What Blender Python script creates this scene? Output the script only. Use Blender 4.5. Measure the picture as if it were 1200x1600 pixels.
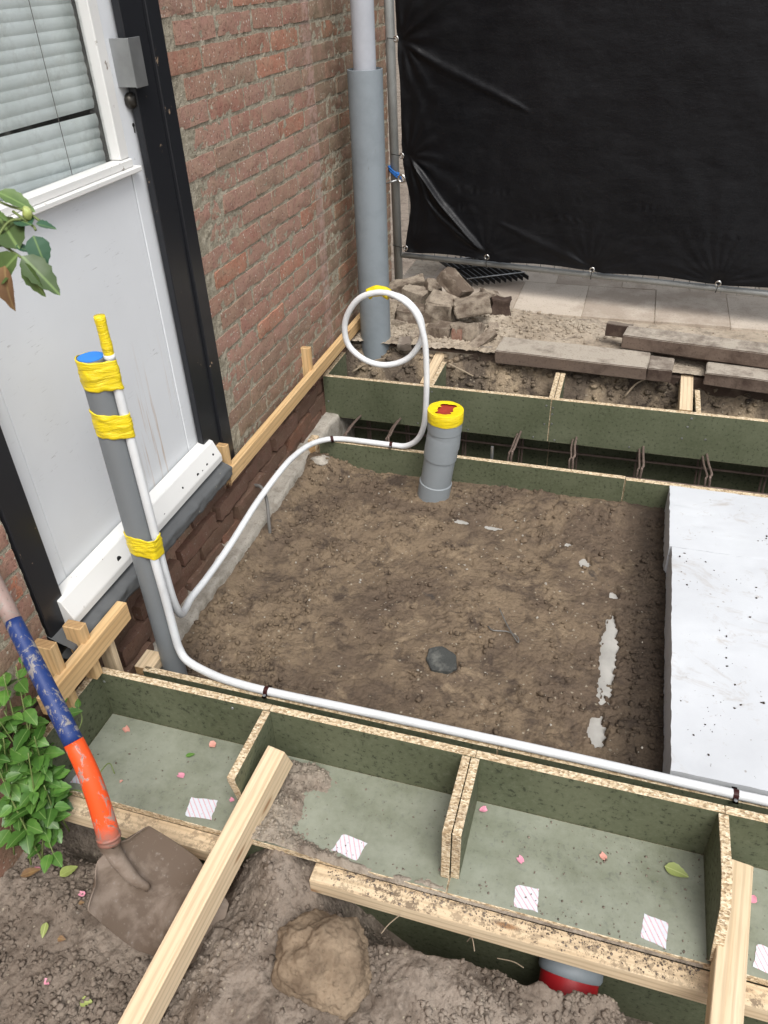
import bpy, bmesh, math, random
import numpy as np
from mathutils import Vector, Matrix, Euler, noise as mn

# ------------------------------------------------------------------ clear
for o in list(bpy.data.objects): bpy.data.objects.remove(o)
sc = bpy.context.scene
COL = sc.collection
R = math.radians
random.seed(7)

# ------------------------------------------------------------------ camera
def cam_axes(yaw, pitch, roll):
    cy, sy, cp, sp, cr, sr = math.cos(yaw), math.sin(yaw), math.cos(pitch), math.sin(pitch), math.cos(roll), math.sin(roll)
    f = Vector((sy*cp, cy*cp, -sp)); r = Vector((cy, -sy, 0)); u = r.cross(f)
    return cr*r + sr*u, -sr*r + cr*u, f
CR, CU, CF = cam_axes(R(-18.205), R(35.296), R(-2.337))
CPOS = Vector((1.10, 0.0, 1.32))
cd = bpy.data.cameras.new('camera')
cam = bpy.data.objects.new('camera', cd); COL.objects.link(cam)
m = Matrix((CR, CU, -CF)).transposed().to_4x4(); m.translation = CPOS
cam.matrix_world = m
cd.sensor_fit = 'VERTICAL'; cd.sensor_height = 32.0; cd.sensor_width = 24.0
cd.lens = 1213.29/1600*32.0
cd.clip_start = 0.05; cd.clip_end = 400
cd.dof.use_dof = True; cd.dof.focus_distance = 2.3; cd.dof.aperture_fstop = 18
sc.camera = cam
sc.render.resolution_x = 768; sc.render.resolution_y = 1024

# ------------------------------------------------------------------ world, sun, exposure
W = bpy.data.worlds.new('World'); sc.world = W; W.use_nodes = True
wt = W.node_tree; wt.nodes.clear()
sky = wt.nodes.new('ShaderNodeTexSky'); sky.sky_type = 'NISHITA'; sky.sun_disc = False
SUN_EL, SUN_AZ = R(58), R(150)
sky.sun_elevation = SUN_EL; sky.sun_rotation = SUN_AZ; sky.air_density = 1.0; sky.dust_density = 4.0; sky.ozone_density = 1.0
hs = wt.nodes.new('ShaderNodeHueSaturation'); hs.inputs['Saturation'].default_value = 0.28
bg = wt.nodes.new('ShaderNodeBackground'); bg.inputs['Strength'].default_value = 0.15
wo = wt.nodes.new('ShaderNodeOutputWorld')
wt.links.new(sky.outputs[0], hs.inputs['Color']); wt.links.new(hs.outputs[0], bg.inputs[0]); wt.links.new(bg.outputs[0], wo.inputs[0])
sl = bpy.data.lights.new('sun', 'SUN'); sl.energy = 1.5; sl.angle = R(32); sl.color = (1.0, 0.97, 0.93)
so = bpy.data.objects.new('sun', sl); COL.objects.link(so)
sd = Vector((math.sin(SUN_AZ)*math.cos(SUN_EL), math.cos(SUN_AZ)*math.cos(SUN_EL), math.sin(SUN_EL)))
so.rotation_euler = sd.to_track_quat('Z', 'Y').to_euler()
sc.view_settings.view_transform = 'Standard'; sc.view_settings.look = 'None'
sc.view_settings.gamma = 1.0; sc.view_settings.use_curve_mapping = False
sc.view_settings.exposure = 0.50

# ------------------------------------------------------------------ helpers
def tag(o, label=None, cat=None, group=None, kind=None):
    if label: o['label'] = label
    if cat: o['category'] = cat
    if group: o['group'] = group
    if kind: o['kind'] = kind
    return o

def empty(name, label, cat, loc=(0, 0, 0), group=None):
    o = bpy.data.objects.new(name, None); COL.objects.link(o); o.location = loc
    o.empty_display_size = 0.05
    return tag(o, label, cat, group)

def link(name, me, parent=None, mats=None):
    o = bpy.data.objects.new(name, me); COL.objects.link(o)
    if mats is not None:
        for mm in (mats if isinstance(mats, (list, tuple)) else [mats]): me.materials.append(mm)
    if parent is not None:
        o.parent = parent
        o.matrix_parent_inverse = Matrix.Translation(-Vector(parent.location))
    return o

def from_bm(name, bm, mats, parent=None, smooth=False, angle=None):
    me = bpy.data.meshes.new(name); bm.normal_update(); bm.to_mesh(me); bm.free()
    if smooth:
        for p in me.polygons: p.use_smooth = True
        if angle: me.set_sharp_from_angle(angle=R(angle))
    return link(name, me, parent, mats)

def box_bm(x0, x1, y0, y1, z0, z1, bev=0.0015, bm=None):
    own = bm is None
    b = bmesh.new()
    bmesh.ops.create_cube(b, size=1)
    for v in b.verts:
        v.co = Vector((x0+(v.co.x+.5)*(x1-x0), y0+(v.co.y+.5)*(y1-y0), z0+(v.co.z+.5)*(z1-z0)))
    if bev: bmesh.ops.bevel(b, geom=b.edges[:], offset=bev, segments=1, affect='EDGES', profile=.5)
    if own: return b
    me = bpy.data.meshes.new('t'); b.to_mesh(me); b.free(); bm.from_mesh(me); bpy.data.meshes.remove(me)
    return bm

def join_bm(dst, src):
    me = bpy.data.meshes.new('t'); src.to_mesh(me); src.free(); dst.from_mesh(me); bpy.data.meshes.remove(me)

def catmull(P, n=8):
    P = [Vector(p) for p in P]; Q = [P[0]*2-P[1]] + P + [P[-1]*2-P[-2]]
    out = []
    for i in range(1, len(Q)-2):
        a, b, c, d = Q[i-1:i+3]
        for k in range(n):
            t = k/n
            out.append(.5*((2*b)+(c-a)*t+(2*a-5*b+4*c-d)*t*t+(3*b-3*c+d-a)*t**3))
    out.append(P[-1]); return out

def tube_bm(pts, r, seg=16, caps=True, bm=None):
    bm = bm or bmesh.new()
    pts = [Vector(p) for p in pts]; n = len(pts)
    rs = r if isinstance(r, (list, tuple)) else [r]*n
    T = [(pts[min(i+1, n-1)]-pts[max(i-1, 0)]).normalized() for i in range(n)]
    up = Vector((0, 0, 1)) if abs(T[0].z) < .9 else Vector((1, 0, 0))
    N = (up - T[0]*up.dot(T[0])).normalized(); rings = []
    for i in range(n):
        N = (N - T[i]*N.dot(T[i])).normalized(); B = T[i].cross(N)
        rings.append([bm.verts.new(pts[i]+rs[i]*(math.cos(2*math.pi*k/seg)*N+math.sin(2*math.pi*k/seg)*B)) for k in range(seg)])
    for i in range(n-1):
        for k in range(seg):
            bm.faces.new((rings[i][k], rings[i][(k+1) % seg], rings[i+1][(k+1) % seg], rings[i+1][k]))
    if caps:
        bm.faces.new(rings[0][::-1]); bm.faces.new(rings[-1])
    return bm

def lathe_bm(prof, seg=40, bm=None):
    """profile list of (r,z); axis z"""
    bm = bm or bmesh.new(); rings = []
    for r, z in prof:
        rings.append([bm.verts.new((r*math.cos(2*math.pi*k/seg), r*math.sin(2*math.pi*k/seg), z)) for k in range(seg)] if r > 1e-6 else [bm.verts.new((0, 0, z))])
    for a, b in zip(rings, rings[1:]):
        for k in range(seg):
            va = [a[k], a[(k+1) % seg]] if len(a) > 1 else [a[0]]
            vb = [b[(k+1) % seg], b[k]] if len(b) > 1 else [b[0]]
            if len(va)+len(vb) > 2: bm.faces.new(va+vb)
    return bm

def prism_bm(poly, d0, d1, axis='x', bev=0.001):
    """poly in the two other axes, extruded along axis"""
    bm = bmesh.new()
    def mk(p, d):
        if axis == 'x': return (d, p[0], p[1])
        if axis == 'y': return (p[0], d, p[1])
        return (p[0], p[1], d)
    a = [bm.verts.new(mk(p, d0)) for p in poly]; b = [bm.verts.new(mk(p, d1)) for p in poly]
    bm.faces.new(a); bm.faces.new(b[::-1])
    for i in range(len(poly)):
        j = (i+1) % len(poly); bm.faces.new((a[j], a[i], b[i], b[j]))
    bmesh.ops.recalc_face_normals(bm, faces=bm.faces[:])
    if bev: bmesh.ops.bevel(bm, geom=bm.edges[:], offset=bev, segments=1, affect='EDGES')
    return bm

_rng = np.random.RandomState(3)
_G = _rng.rand(256, 256)*2*np.pi
def perlin(X, Y, seed=0):
    X = X + seed*17.31; Y = Y + seed*9.77
    xi = np.floor(X).astype(int); yi = np.floor(Y).astype(int); fx = X-xi; fy = Y-yi
    u = fx*fx*fx*(fx*(fx*6-15)+10); v = fy*fy*fy*(fy*(fy*6-15)+10)
    def g(i, j, dx, dy):
        a = _G[(xi+i) % 256, (yi+j) % 256]; return np.cos(a)*dx+np.sin(a)*dy
    a = g(0, 0, fx, fy); b = g(1, 0, fx-1, fy); c = g(0, 1, fx, fy-1); d = g(1, 1, fx-1, fy-1)
    return (a*(1-u)+b*u)*(1-v)+(c*(1-u)+d*u)*v
def fbm(X, Y, s, oct=4, seed=0, gain=.5, bil=False):
    t = 0; a = 1.0; f = 1.0/s; n = 0
    for o in range(oct):
        p = perlin(X*f, Y*f, seed+o*3)
        if bil: p = np.abs(p)*1.6-.3
        t = t + a*p; n += a; a *= gain; f *= 2.03
    return t/n
def sstep(a, b, x):
    t = np.clip((x-a)/(b-a), 0, 1); return t*t*(3-2*t)
def gauss(X, Y, cx, cy, rx, ry): return np.exp(-(((X-cx)/rx)**2+((Y-cy)/ry)**2))
_C = _rng.rand(512, 512, 3)
def cells(X, Y, s, seed=0):
    """crumbly lumps: height of a heap of little domes, one per cell"""
    X = X/s + seed*7.7; Y = Y/s + seed*3.3
    xi = np.floor(X).astype(int); yi = np.floor(Y).astype(int); h = np.zeros_like(X)
    for i in (-1, 0, 1):
        for j in (-1, 0, 1):
            c = _C[(xi+i) % 512, (yi+j) % 512]
            d2 = (X-(xi+i+.15+.7*c[..., 0]))**2+(Y-(yi+j+.15+.7*c[..., 1]))**2
            rr = (.25+.45*c[..., 2]**2)
            h = np.maximum(h, np.sqrt(np.maximum(rr*rr-d2, 0)))
    return h

def grid_mesh(name, A, B, P):
    """A,B 1-D arrays; P (len(B),len(A),3) vertex positions"""
    nb, na = len(B), len(A)
    me = bpy.data.meshes.new(name)
    idx = np.arange(na*nb).reshape(nb, na)
    f = np.stack([idx[:-1, :-1], idx[:-1, 1:], idx[1:, 1:], idx[1:, :-1]], -1).reshape(-1, 4)
    me.vertices.add(na*nb); me.vertices.foreach_set('co', P.reshape(-1).astype(np.float32))
    me.loops.add(f.size); me.loops.foreach_set('vertex_index', f.reshape(-1).astype(np.int32))
    me.polygons.add(len(f)); me.polygons.foreach_set('loop_start', (np.arange(len(f))*4).astype(np.int32))
    me.update(calc_edges=True); me.shade_smooth()
    return me
def heightfield(name, x0, x1, y0, y1, res, fn, mat, parent=None):
    xs = np.arange(x0, x1+res*.5, res); ys = np.arange(y0, y1+res*.5, res)
    X, Y = np.meshgrid(xs, ys); Z = fn(X, Y)
    return link(name, grid_mesh(name, xs, ys, np.stack([X, Y, Z], -1)), parent, mat)
def zat(fn, x, y): return float(fn(np.array([[float(x)]]), np.array([[float(y)]]))[0, 0])

# ------------------------------------------------------------------ materials
class NT:
    def __init__(s, name):
        s.m = bpy.data.materials.new(name); s.m.use_nodes = True; s.t = s.m.node_tree; s.t.nodes.clear()
        s.out = s.t.nodes.new('ShaderNodeOutputMaterial'); s.b = s.t.nodes.new('ShaderNodeBsdfPrincipled')
        s.L(s.b.outputs[0], s.out.inputs[0]); s.geo = s.t.nodes.new('ShaderNodeNewGeometry'); s.tc = s.t.nodes.new('ShaderNodeTexCoord')
        s.oi = s.t.nodes.new('ShaderNodeObjectInfo')
        s.pos = s.geo.outputs['Position']; s.obj = s.tc.outputs['Object']; s.rand = s.oi.outputs['Random']
    def L(s, a, b): s.t.links.new(a, b)
    def put(s, inp, v):
        if hasattr(v, 'is_output'): s.L(v, inp)
        elif isinstance(v, (tuple, list)): inp.default_value = (*v, 1) if len(v) == 3 and len(inp.default_value) == 4 else v
        else: inp.default_value = v
    def noise(s, vec, scale, det=4, rough=.55, dist=0, out=0):
        n = s.t.nodes.new('ShaderNodeTexNoise'); s.L(vec, n.inputs['Vector'])
        n.inputs['Scale'].default_value = scale; n.inputs['Detail'].default_value = det; n.inputs['Roughness'].default_value = rough; n.inputs['Distortion'].default_value = dist
        return n.outputs[out]
    def voro(s, vec, scale, feat='F1', out='Distance', rnd=1):
        n = s.t.nodes.new('ShaderNodeTexVoronoi'); n.feature = feat; s.L(vec, n.inputs['Vector'])
        n.inputs['Scale'].default_value = scale; n.inputs['Randomness'].default_value = rnd
        return n.outputs[out]
    def mapv(s, vec, scale=(1, 1, 1), rot=(0, 0, 0), loc=(0, 0, 0)):
        n = s.t.nodes.new('ShaderNodeMapping'); s.L(vec, n.inputs[0]); n.inputs['Scale'].default_value = scale; n.inputs['Rotation'].default_value = rot; s.put(n.inputs['Location'], loc)
        return n.outputs[0]
    def ramp(s, fac, stops, interp='LINEAR'):
        n = s.t.nodes.new('ShaderNodeValToRGB'); s.put(n.inputs[0], fac); n.color_ramp.interpolation = interp
        e = n.color_ramp.elements
        while len(e) < len(stops): e.new(.5)
        for k, (p, c) in enumerate(stops):
            e[k].position = p; e[k].color = (*c, 1) if isinstance(c, (tuple, list)) else (c, c, c, 1)
        return n.outputs[0]
    def mix(s, fac, a, b, mode='MIX'):
        n = s.t.nodes.new('ShaderNodeMix'); n.data_type = 'RGBA'; n.blend_type = mode; n.clamp_factor = True
        s.put(n.inputs[0], fac); s.put(n.inputs[6], a); s.put(n.inputs[7], b); return n.outputs[2]
    def math(s, op, a, b=0.0, clamp=False):
        n = s.t.nodes.new('ShaderNodeMath'); n.operation = op; n.use_clamp = clamp; s.put(n.inputs[0], a); s.put(n.inputs[1], b); return n.outputs[0]
    def range(s, v, a, b, c=0.0, d=1.0):
        n = s.t.nodes.new('ShaderNodeMapRange'); s.put(n.inputs[0], v)
        for k, q in zip((1, 2, 3, 4), (a, b, c, d)): n.inputs[k].default_value = q
        return n.outputs[0]
    def xyz(s, vec):
        n = s.t.nodes.new('ShaderNodeSeparateXYZ'); s.L(vec, n.inputs[0]); return n.outputs
    def addv(s, a, b):
        n = s.t.nodes.new('ShaderNodeVectorMath'); n.operation = 'ADD'; s.put(n.inputs[0], a); s.put(n.inputs[1], b); return n.outputs[0]
    def bump(s, h, strength=.5, dist=.002, prev=None):
        n = s.t.nodes.new('ShaderNodeBump'); s.put(n.inputs['Height'], h); n.inputs['Strength'].default_value = strength; n.inputs['Distance'].default_value = dist
        if prev is not None: s.L(prev, n.inputs['Normal'])
        return n.outputs[0]
    def fin(s, col, rough=.6, nor=None, spec=.5, metal=0.0, **k):
        s.put(s.b.inputs['Base Color'], col); s.put(s.b.inputs['Roughness'], rough); s.b.inputs['Specular IOR Level'].default_value = spec
        s.put(s.b.inputs['Metallic'], metal)
        if nor is not None: s.L(nor, s.b.inputs['Normal'])
        for kk, v in k.items(): s.put(s.b.inputs[kk.replace('_', ' ')], v)
        return s.m

def m_soil(name, base, light, dark, tan=.35, dark_x=None):
    n = NT(name); p = n.pos
    a = n.noise(p, 4.5, 5, .6, .4); b = n.noise(p, 38, 6, .65); c = n.noise(p, 170, 4, .6)
    col = n.mix(n.ramp(a, [(.42, 0), (.60, 1)]), base, light)
    col = n.mix(n.ramp(n.noise(p, 13, 5, .65, .6), [(.52, 0), (.68, 1)]), col, dark)
    col = n.mix(n.ramp(b, [(.34, .6), (.48, 0)]), col, tuple(q*.5 for q in base))
    col = n.mix(n.ramp(b, [(.58, 0), (.76, .4)]), col, tuple(min(q*1.5, .5) for q in base))
    fl = n.voro(p, 210, 'F1', 'Color'); fx = n.xyz(fl)[0]
    col = n.mix(n.math('MULTIPLY', n.math('GREATER_THAN', fx, .994), .7), col, (.34, .30, .23))
    if dark_x:
        t2 = n.math('MULTIPLY', n.ramp(n.noise(p, 8.5, 6, .7, .5), [(.55, 0), (.66, .75)]), n.ramp(n.noise(n.addv(p, (3.1, 1.7, 0)), 2.6, 3), [(.42, 0), (.56, 1)]))
        col = n.mix(t2, col, (.27, .205, .135))
        t3 = n.math('MULTIPLY', n.ramp(n.noise(n.addv(p, (7.7, 4.2, 0)), 14, 5, .7, .8), [(.60, 0), (.68, .8)]), n.ramp(n.noise(n.addv(p, (1.1, 8.7, 0)), 3.2, 3), [(.5, 0), (.6, 1)]))
        col = n.mix(t3, col, (.040, .036, .034))
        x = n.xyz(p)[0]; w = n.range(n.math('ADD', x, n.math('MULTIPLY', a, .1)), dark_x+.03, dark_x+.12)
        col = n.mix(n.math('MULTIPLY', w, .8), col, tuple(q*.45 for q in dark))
        y = n.xyz(p)[1]
    h = n.math('ADD', n.math('MULTIPLY', b, 1.0), n.math('MULTIPLY', c, .5))
    h = n.math('ADD', h, n.math('MULTIPLY', n.voro(p, 110), -.5))
    nor = n.bump(h, .95, .005)
    return n.fin(col, .93, nor, .2)
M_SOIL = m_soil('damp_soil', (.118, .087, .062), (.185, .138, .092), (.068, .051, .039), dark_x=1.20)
M_SOILF = m_soil('grey_topsoil', (.185, .150, .120), (.25, .21, .172), (.105, .082, .064))
M_SOILB = m_soil('bank_soil', (.12, .095, .072), (.38, .30, .205), (.038, .030, .025))
M_SAND = m_soil('sandy_rubble_ground', (.33, .275, .21), (.42, .36, .285), (.20, .165, .13))
M_SPILL = m_soil('dry_mortar_soil', (.24, .20, .16), (.30, .26, .21), (.15, .12, .095))

def m_brick(name, dark=1.0, wet=False):
    n = NT(name); p = n.pos; r = n.rand
    wn = n.t.nodes.new('ShaderNodeTexWhiteNoise'); wn.noise_dimensions = '1D'; n.L(r, wn.inputs['W']); r2 = wn.outputs['Value']
    c = n.ramp(r, [(0, (.32, .160, .122)), (.22, (.37, .215, .17)), (.45, (.34, .20, .158)), (.62, (.29, .195, .148)), (.8, (.37, .20, .15)), (.93, (.44, .195, .125)), (1, (.26, .145, .115))])
    pv = n.addv(p, n.mix(1, (0, 0, 0), r, 'MIX'))
    a = n.noise(pv, 24, 5, .65); b = n.noise(pv, 130, 4, .7)
    c = n.mix(n.ramp(a, [(.4, 0), (.7, .7)]), c, (.36, .26, .185))
    c = n.mix(n.ramp(b, [(.33, .7), (.45, 0)]), c, (.10, .055, .038))
    c = n.mix(n.ramp(b, [(.6, 0), (.72, .45)]), c, (.42, .33, .25))
    vc = n.xyz(n.voro(p, 260, 'F1', 'Color'))[0]
    c = n.mix(n.math('MULTIPLY', n.math('GREATER_THAN', vc, .985), .8), c, (.6, .55, .48))
    xyz = n.xyz(p)
    # moss and grime around the foot of the wall and behind the downpipe
    g = n.range(n.math('ADD', xyz[1], n.math('MULTIPLY', n.noise(p, 5, 4), .35)), 2.78, 2.95)
    g2 = n.range(n.math('ADD', xyz[2], n.math('MULTIPLY', n.noise(p, 7, 4), -.22)), .22, .02)
    gr = n.math('MAXIMUM', n.math('MULTIPLY', g, .55), n.math('MULTIPLY', g2, .45))
    c = n.mix(n.math('MULTIPLY', gr, n.ramp(n.noise(p, 16, 5), [(.35, .35), (.6, 1)])), c, (.115, .105, .06))
    # pink render streak left by an old pipe
    e = n.math('ABSOLUTE', n.math('SUBTRACT', n.math('ADD', xyz[1], n.math('MULTIPLY', n.noise(p, 18, 3), .03)), 2.762))
    st = n.math('MULTIPLY', n.range(e, .045, .025), n.ramp(n.noise(p, 45, 4), [(.42, 0), (.55, .8)]))
    c = n.mix(st, c, (.40, .27, .23))
    if wet: c = n.mix(.60, c, (.075, .032, .022))
    nor = n.bump(n.math('ADD', a, n.math('MULTIPLY', b, .7)), 1.0, .004)
    return n.fin(c, .95 if not wet else .7, nor, .2 if not wet else .35)
M_BRICK = m_brick('red_brick'); M_BRICKW = m_brick('damp_foundation_brick', wet=True)
def m_mortar():
    n = NT('mortar'); p = n.pos; z = n.xyz(p)[2]
    a = n.noise(p, 30, 5, .7); b = n.noise(p, 190, 4, .7)
    c = n.mix(n.ramp(a, [(.35, 0), (.65, 1)]), (.29, .26, .195), (.44, .40, .315))
    c = n.mix(n.ramp(b, [(.3, .9), (.45, 0)]), c, (.11, .092, .065))
    c = n.mix(n.ramp(b, [(.58, 0), (.7, .6)]), c, (.5, .47, .38))
    c = n.mix(n.range(z, .06, .0), c, (.045, .032, .025))
    e = n.xyz(p)[1]
    st = n.range(n.math('ABSOLUTE', n.math('SUBTRACT', n.math('ADD', e, n.math('MULTIPLY', n.noise(p, 18, 3), .03)), 2.762)), .045, .03)
    c = n.mix(n.math('MULTIPLY', st, .6), c, (.42, .31, .27))
    return n.fin(c, .97, n.bump(n.math('ADD', a, b), 1.0, .005), .15)
M_MORTAR = m_mortar()
def m_concrete(name, a, b, sc_=20, rough=.9):
    n = NT(name); p = n.pos; q = n.noise(p, sc_, 6, .65); r = n.noise(p, 140, 4, .65); q = n.math('ADD', q, n.math('MULTIPLY', n.math('SUBTRACT', n.rand, .5), .28))
    c = n.mix(n.ramp(q, [(.38, 0), (.62, 1)]), a, b); c = n.mix(n.ramp(r, [(.32, .5), (.45, 0)]), c, tuple(k*.5 for k in a))
    return n.fin(c, rough, n.bump(n.math('ADD', q, n.math('MULTIPLY', r, .6)), .8, .003), .25)
M_CONC = m_concrete('footing_concrete', (.20, .175, .14), (.40, .37, .32), 14)
M_TILE = m_concrete('sandy_paving_tile', (.33, .275, .22), (.46, .40, .33), 7)
M_KERB = m_concrete('weathered_kerb', (.060, .040, .031), (.135, .10, .078), 11)
M_KERBT = m_concrete('dusty_kerb', (.17, .14, .115), (.38, .34, .285), 14)
M_RUBBLE = m_concrete('rubble_brick', (.125, .095, .072), (.33, .28, .22), 22)
M_ROCK = m_concrete('earthy_rock', (.125, .090, .060), (.25, .19, .13), 14)
M_SLATE = m_concrete('slate', (.055, .058, .055), (.15, .15, .135), 30, .75)

def m_board():
    n = NT('green_chipboard'); p = n.pos
    a = n.noise(p, 5, 4, .6); b = n.noise(n.mapv(p, (1, 1, 1.0)), 95, 4, .65)
    c = n.mix(n.ramp(a, [(.35, 0), (.65, 1)]), (.084, .096, .054), (.122, .134, .082))
    c = n.mix(n.ramp(b, [(.34, .85), (.44, 0)]), c, (.028, .034, .02))
    c = n.mix(n.ramp(b, [(.55, 0), (.7, .5)]), c, (.15, .16, .11))
    z = n.xyz(n.geo.outputs['Normal'])[2]
    dust = n.math('MULTIPLY', n.range(z, .6, .95), n.ramp(n.noise(p, 7, 6, .7), [(.3, .25), (.62, .75)]))
    c = n.mix(dust, c, (.31, .33, .27))
    sp = n.voro(p, 150, 'F1'); cc = n.xyz(n.voro(p, 150, 'F1', 'Color'))
    dirt = n.math('MULTIPLY', n.math('MULTIPLY', n.math('LESS_THAN', sp, .22), n.math('GREATER_THAN', cc[0], .92)), n.range(z, .6, .95))
    c = n.mix(n.math('MULTIPLY', dirt, .6), c, (.09, .07, .05))
    return n.fin(c, n.ramp(b, [(.3, .75), (.7, .55)]), n.bump(b, .35, .0015), .35)
M_BOARD = m_board()
def m_chip():
    n = NT('chipboard_edge'); p = n.pos
    f = n.voro(n.mapv(p, (170, 300, 420)), 1.0, 'F1', 'Color'); v = n.xyz(f)
    c = n.ramp(v[0], [(0, (.30, .21, .12)), (.18, (.44, .33, .20)), (.5, (.58, .46, .30)), (.85, (.68, .57, .40)), (1, (.76, .66, .49))])
    d = n.voro(n.mapv(p, (170, 300, 420)), 1.0, 'F1')
    c = n.mix(n.ramp(n.noise(p, 110, 4, .7), [(.36, .7), (.46, 0)]), c, (.16, .105, .06))
    c = n.mix(n.ramp(n.noise(p, 6, 4, .7), [(.58, 0), (.76, .5)]), c, (.22, .16, .11))
    return n.fin(c, .85, n.bump(d, .8, .002), .3)
M_CHIP = m_chip()
def m_wood(name, a, b, dirt=0.0, knots=True):
    n = NT(name)
    o = n.addv(n.obj, n.mix(1, (0, 0, 0), n.math('MULTIPLY', n.rand, 7.0)))
    v = n.mapv(o, (2.2, 42, 42)); g = n.noise(v, 1.0, 4, .55, .8)
    w = n.t.nodes.new('ShaderNodeTexWave'); w.wave_type = 'RINGS'; w.rings_direction = 'X'
    n.L(n.mapv(o, (.9, 9, 9), loc=(.3, .25, .12)), w.inputs[0]); w.inputs['Scale'].default_value = 3.2; w.inputs['Distortion'].default_value = 3.5; w.inputs['Detail'].default_value = 2; w.inputs['Detail Scale'].default_value = .8
    c = n.mix(n.ramp(g, [(.3, 0), (.7, 1)]), a, b)
    c = n.mix(n.math('MULTIPLY', n.ramp(w.outputs[0], [(.55, 0), (.95, 1)]), .4), c, tuple(q*.62 for q in b))
    k = n.voro(n.mapv(o, (4.5, 17, 17)), 1.0)
    if knots:
        c = n.mix(n.ramp(k, [(.06, .85), (.13, 0)]), c, (.26, .13, .055))
    fb = n.noise(n.mapv(o, (12, 260, 260)), 1.0, 3, .6)
    c = n.mix(n.ramp(fb, [(.3, .35), (.5, 0)]), c, tuple(q*.6 for q in b))
    if dirt:
        p = n.pos; d = n.noise(p, 60, 6, .8); up = n.range(n.xyz(n.geo.outputs['Normal'])[2], .3, .8)
        big = n.range(n.noise(p, 6, 3), .3, .65)
        q = n.math('MULTIPLY', n.math('MULTIPLY', n.ramp(d, [(.49, 0), (.55, 1)]), up), big)
        c = n.mix(n.math('MULTIPLY', q, dirt), c, (.105, .075, .052))
    return n.fin(c, .72, n.bump(n.math('ADD', g, n.math('MULTIPLY', fb, .6)), .35, .0012), .3)
M_WOOD = m_wood('pine', (.72, .585, .405), (.63, .475, .30))
M_WOODY = m_wood('pine_yellow', (.68, .48, .255), (.58, .37, .17))
M_WOODD = m_wood('pine_dirty', (.70, .57, .39), (.61, .46, .29), .9)
M_WOODE = m_wood('pine_end_grain', (.52, .34, .17), (.42, .26, .12), knots=False)

def m_pvc(name, col, rough=.35, dirt=.25):
    n = NT(name); p = n.pos; a = n.noise(p, 9, 5, .65); b = n.noise(n.mapv(p, (70, 70, 12)), 1.0, 4, .7)
    c = n.mix(n.math('MULTIPLY', n.ramp(a, [(.42, 0), (.7, 1)]), dirt), col, tuple(q*.55 for q in col))
    c = n.mix(n.ramp(b, [(.66, 0), (.72, dirt)]), c, (.09, .075, .06))
    return n.fin(c, n.ramp(a, [(.3, rough), (.7, rough+.2)]), n.bump(a, .06, .002), .5)
M_PVC = m_pvc('grey_pvc', (.235, .26, .275))
M_PVCD = m_pvc('downpipe_pvc', (.225, .26, .285), .5, .35)
M_PVCL = m_pvc('inner_downpipe_pvc', (.40, .42, .46), .5, .3)
M_STAND = m_pvc('dark_grey_pvc', (.185, .20, .21), .33, .15)
M_HOSE = m_pvc('white_conduit', (.72, .74, .75), .42, .38)
M_RED = m_pvc('red_plastic', (.36, .009, .014), .35, .1)
M_CLIP = m_pvc('brown_plastic', (.085, .022, .02), .4, .1)
def m_simple(name, col, rough=.5, metal=0.0, sc_=30, var=.3, bmp=.1, spec=.5, **k):
    n = NT(name); a = n.noise(n.pos, sc_, 5, .6)
    c = n.mix(n.math('MULTIPLY', n.ramp(a, [(.35, 0), (.7, 1)]), var), col, tuple(q*.45 for q in col))
    return n.fin(c, rough, n.bump(a, bmp, .002), spec, metal, **k)
def m_tape():
    n = NT('yellow_tape'); p = n.pos; a = n.noise(n.mapv(p, (16, 16, 110)), 1.0, 4, .6, 1.5); b = n.noise(p, 40, 4)
    c = n.mix(n.ramp(a, [(.3, .35), (.5, 0)]), (.80, .62, .015), (.55, .36, .01))
    return n.fin(c, .32, n.bump(a, .9, .004), .5)
M_TAPE = m_tape()
M_TAPEI = m_simple('red_cap_plastic', (.36, .045, .025), .5)
M_BLUE = m_simple('blue_plastic_plug', (.02, .22, .72), .5, 0, 30, .1)
M_ROPE = m_simple('blue_rope', (.01, .13, .45), .7)
M_STEEL = m_simple('galvanised_steel', (.42, .43, .43), .45, .85, 14, .4)
M_POLE = m_simple('galvanised_tube', (.30, .31, .30), .5, .15, 14, .4)
M_RUST = m_simple('rusty_steel', (.19, .14, .115), .8, .3, 60, .6, .4)
M_GRATE = m_simple('blackened_grate', (.018, .018, .018), .55, .3, 30, .3)
M_BLACK = m_simple('black_plastic', (.01, .01, .01), .5)
M_EYE = m_simple('eyelet_metal', (.75, .75, .73), .25, 1.0, 30, .15)
M_CABLE = m_simple('grey_cable', (.17, .165, .155), .7)
M_KNOB = m_simple('tarnished_knob', (.06, .055, .048), .4, .8)
M_WIRE = m_simple('grey_wire', (.22, .22, .21), .5, .6)
M_HOLE = m_simple('dark_void', (.006, .006, .006), .9)
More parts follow.
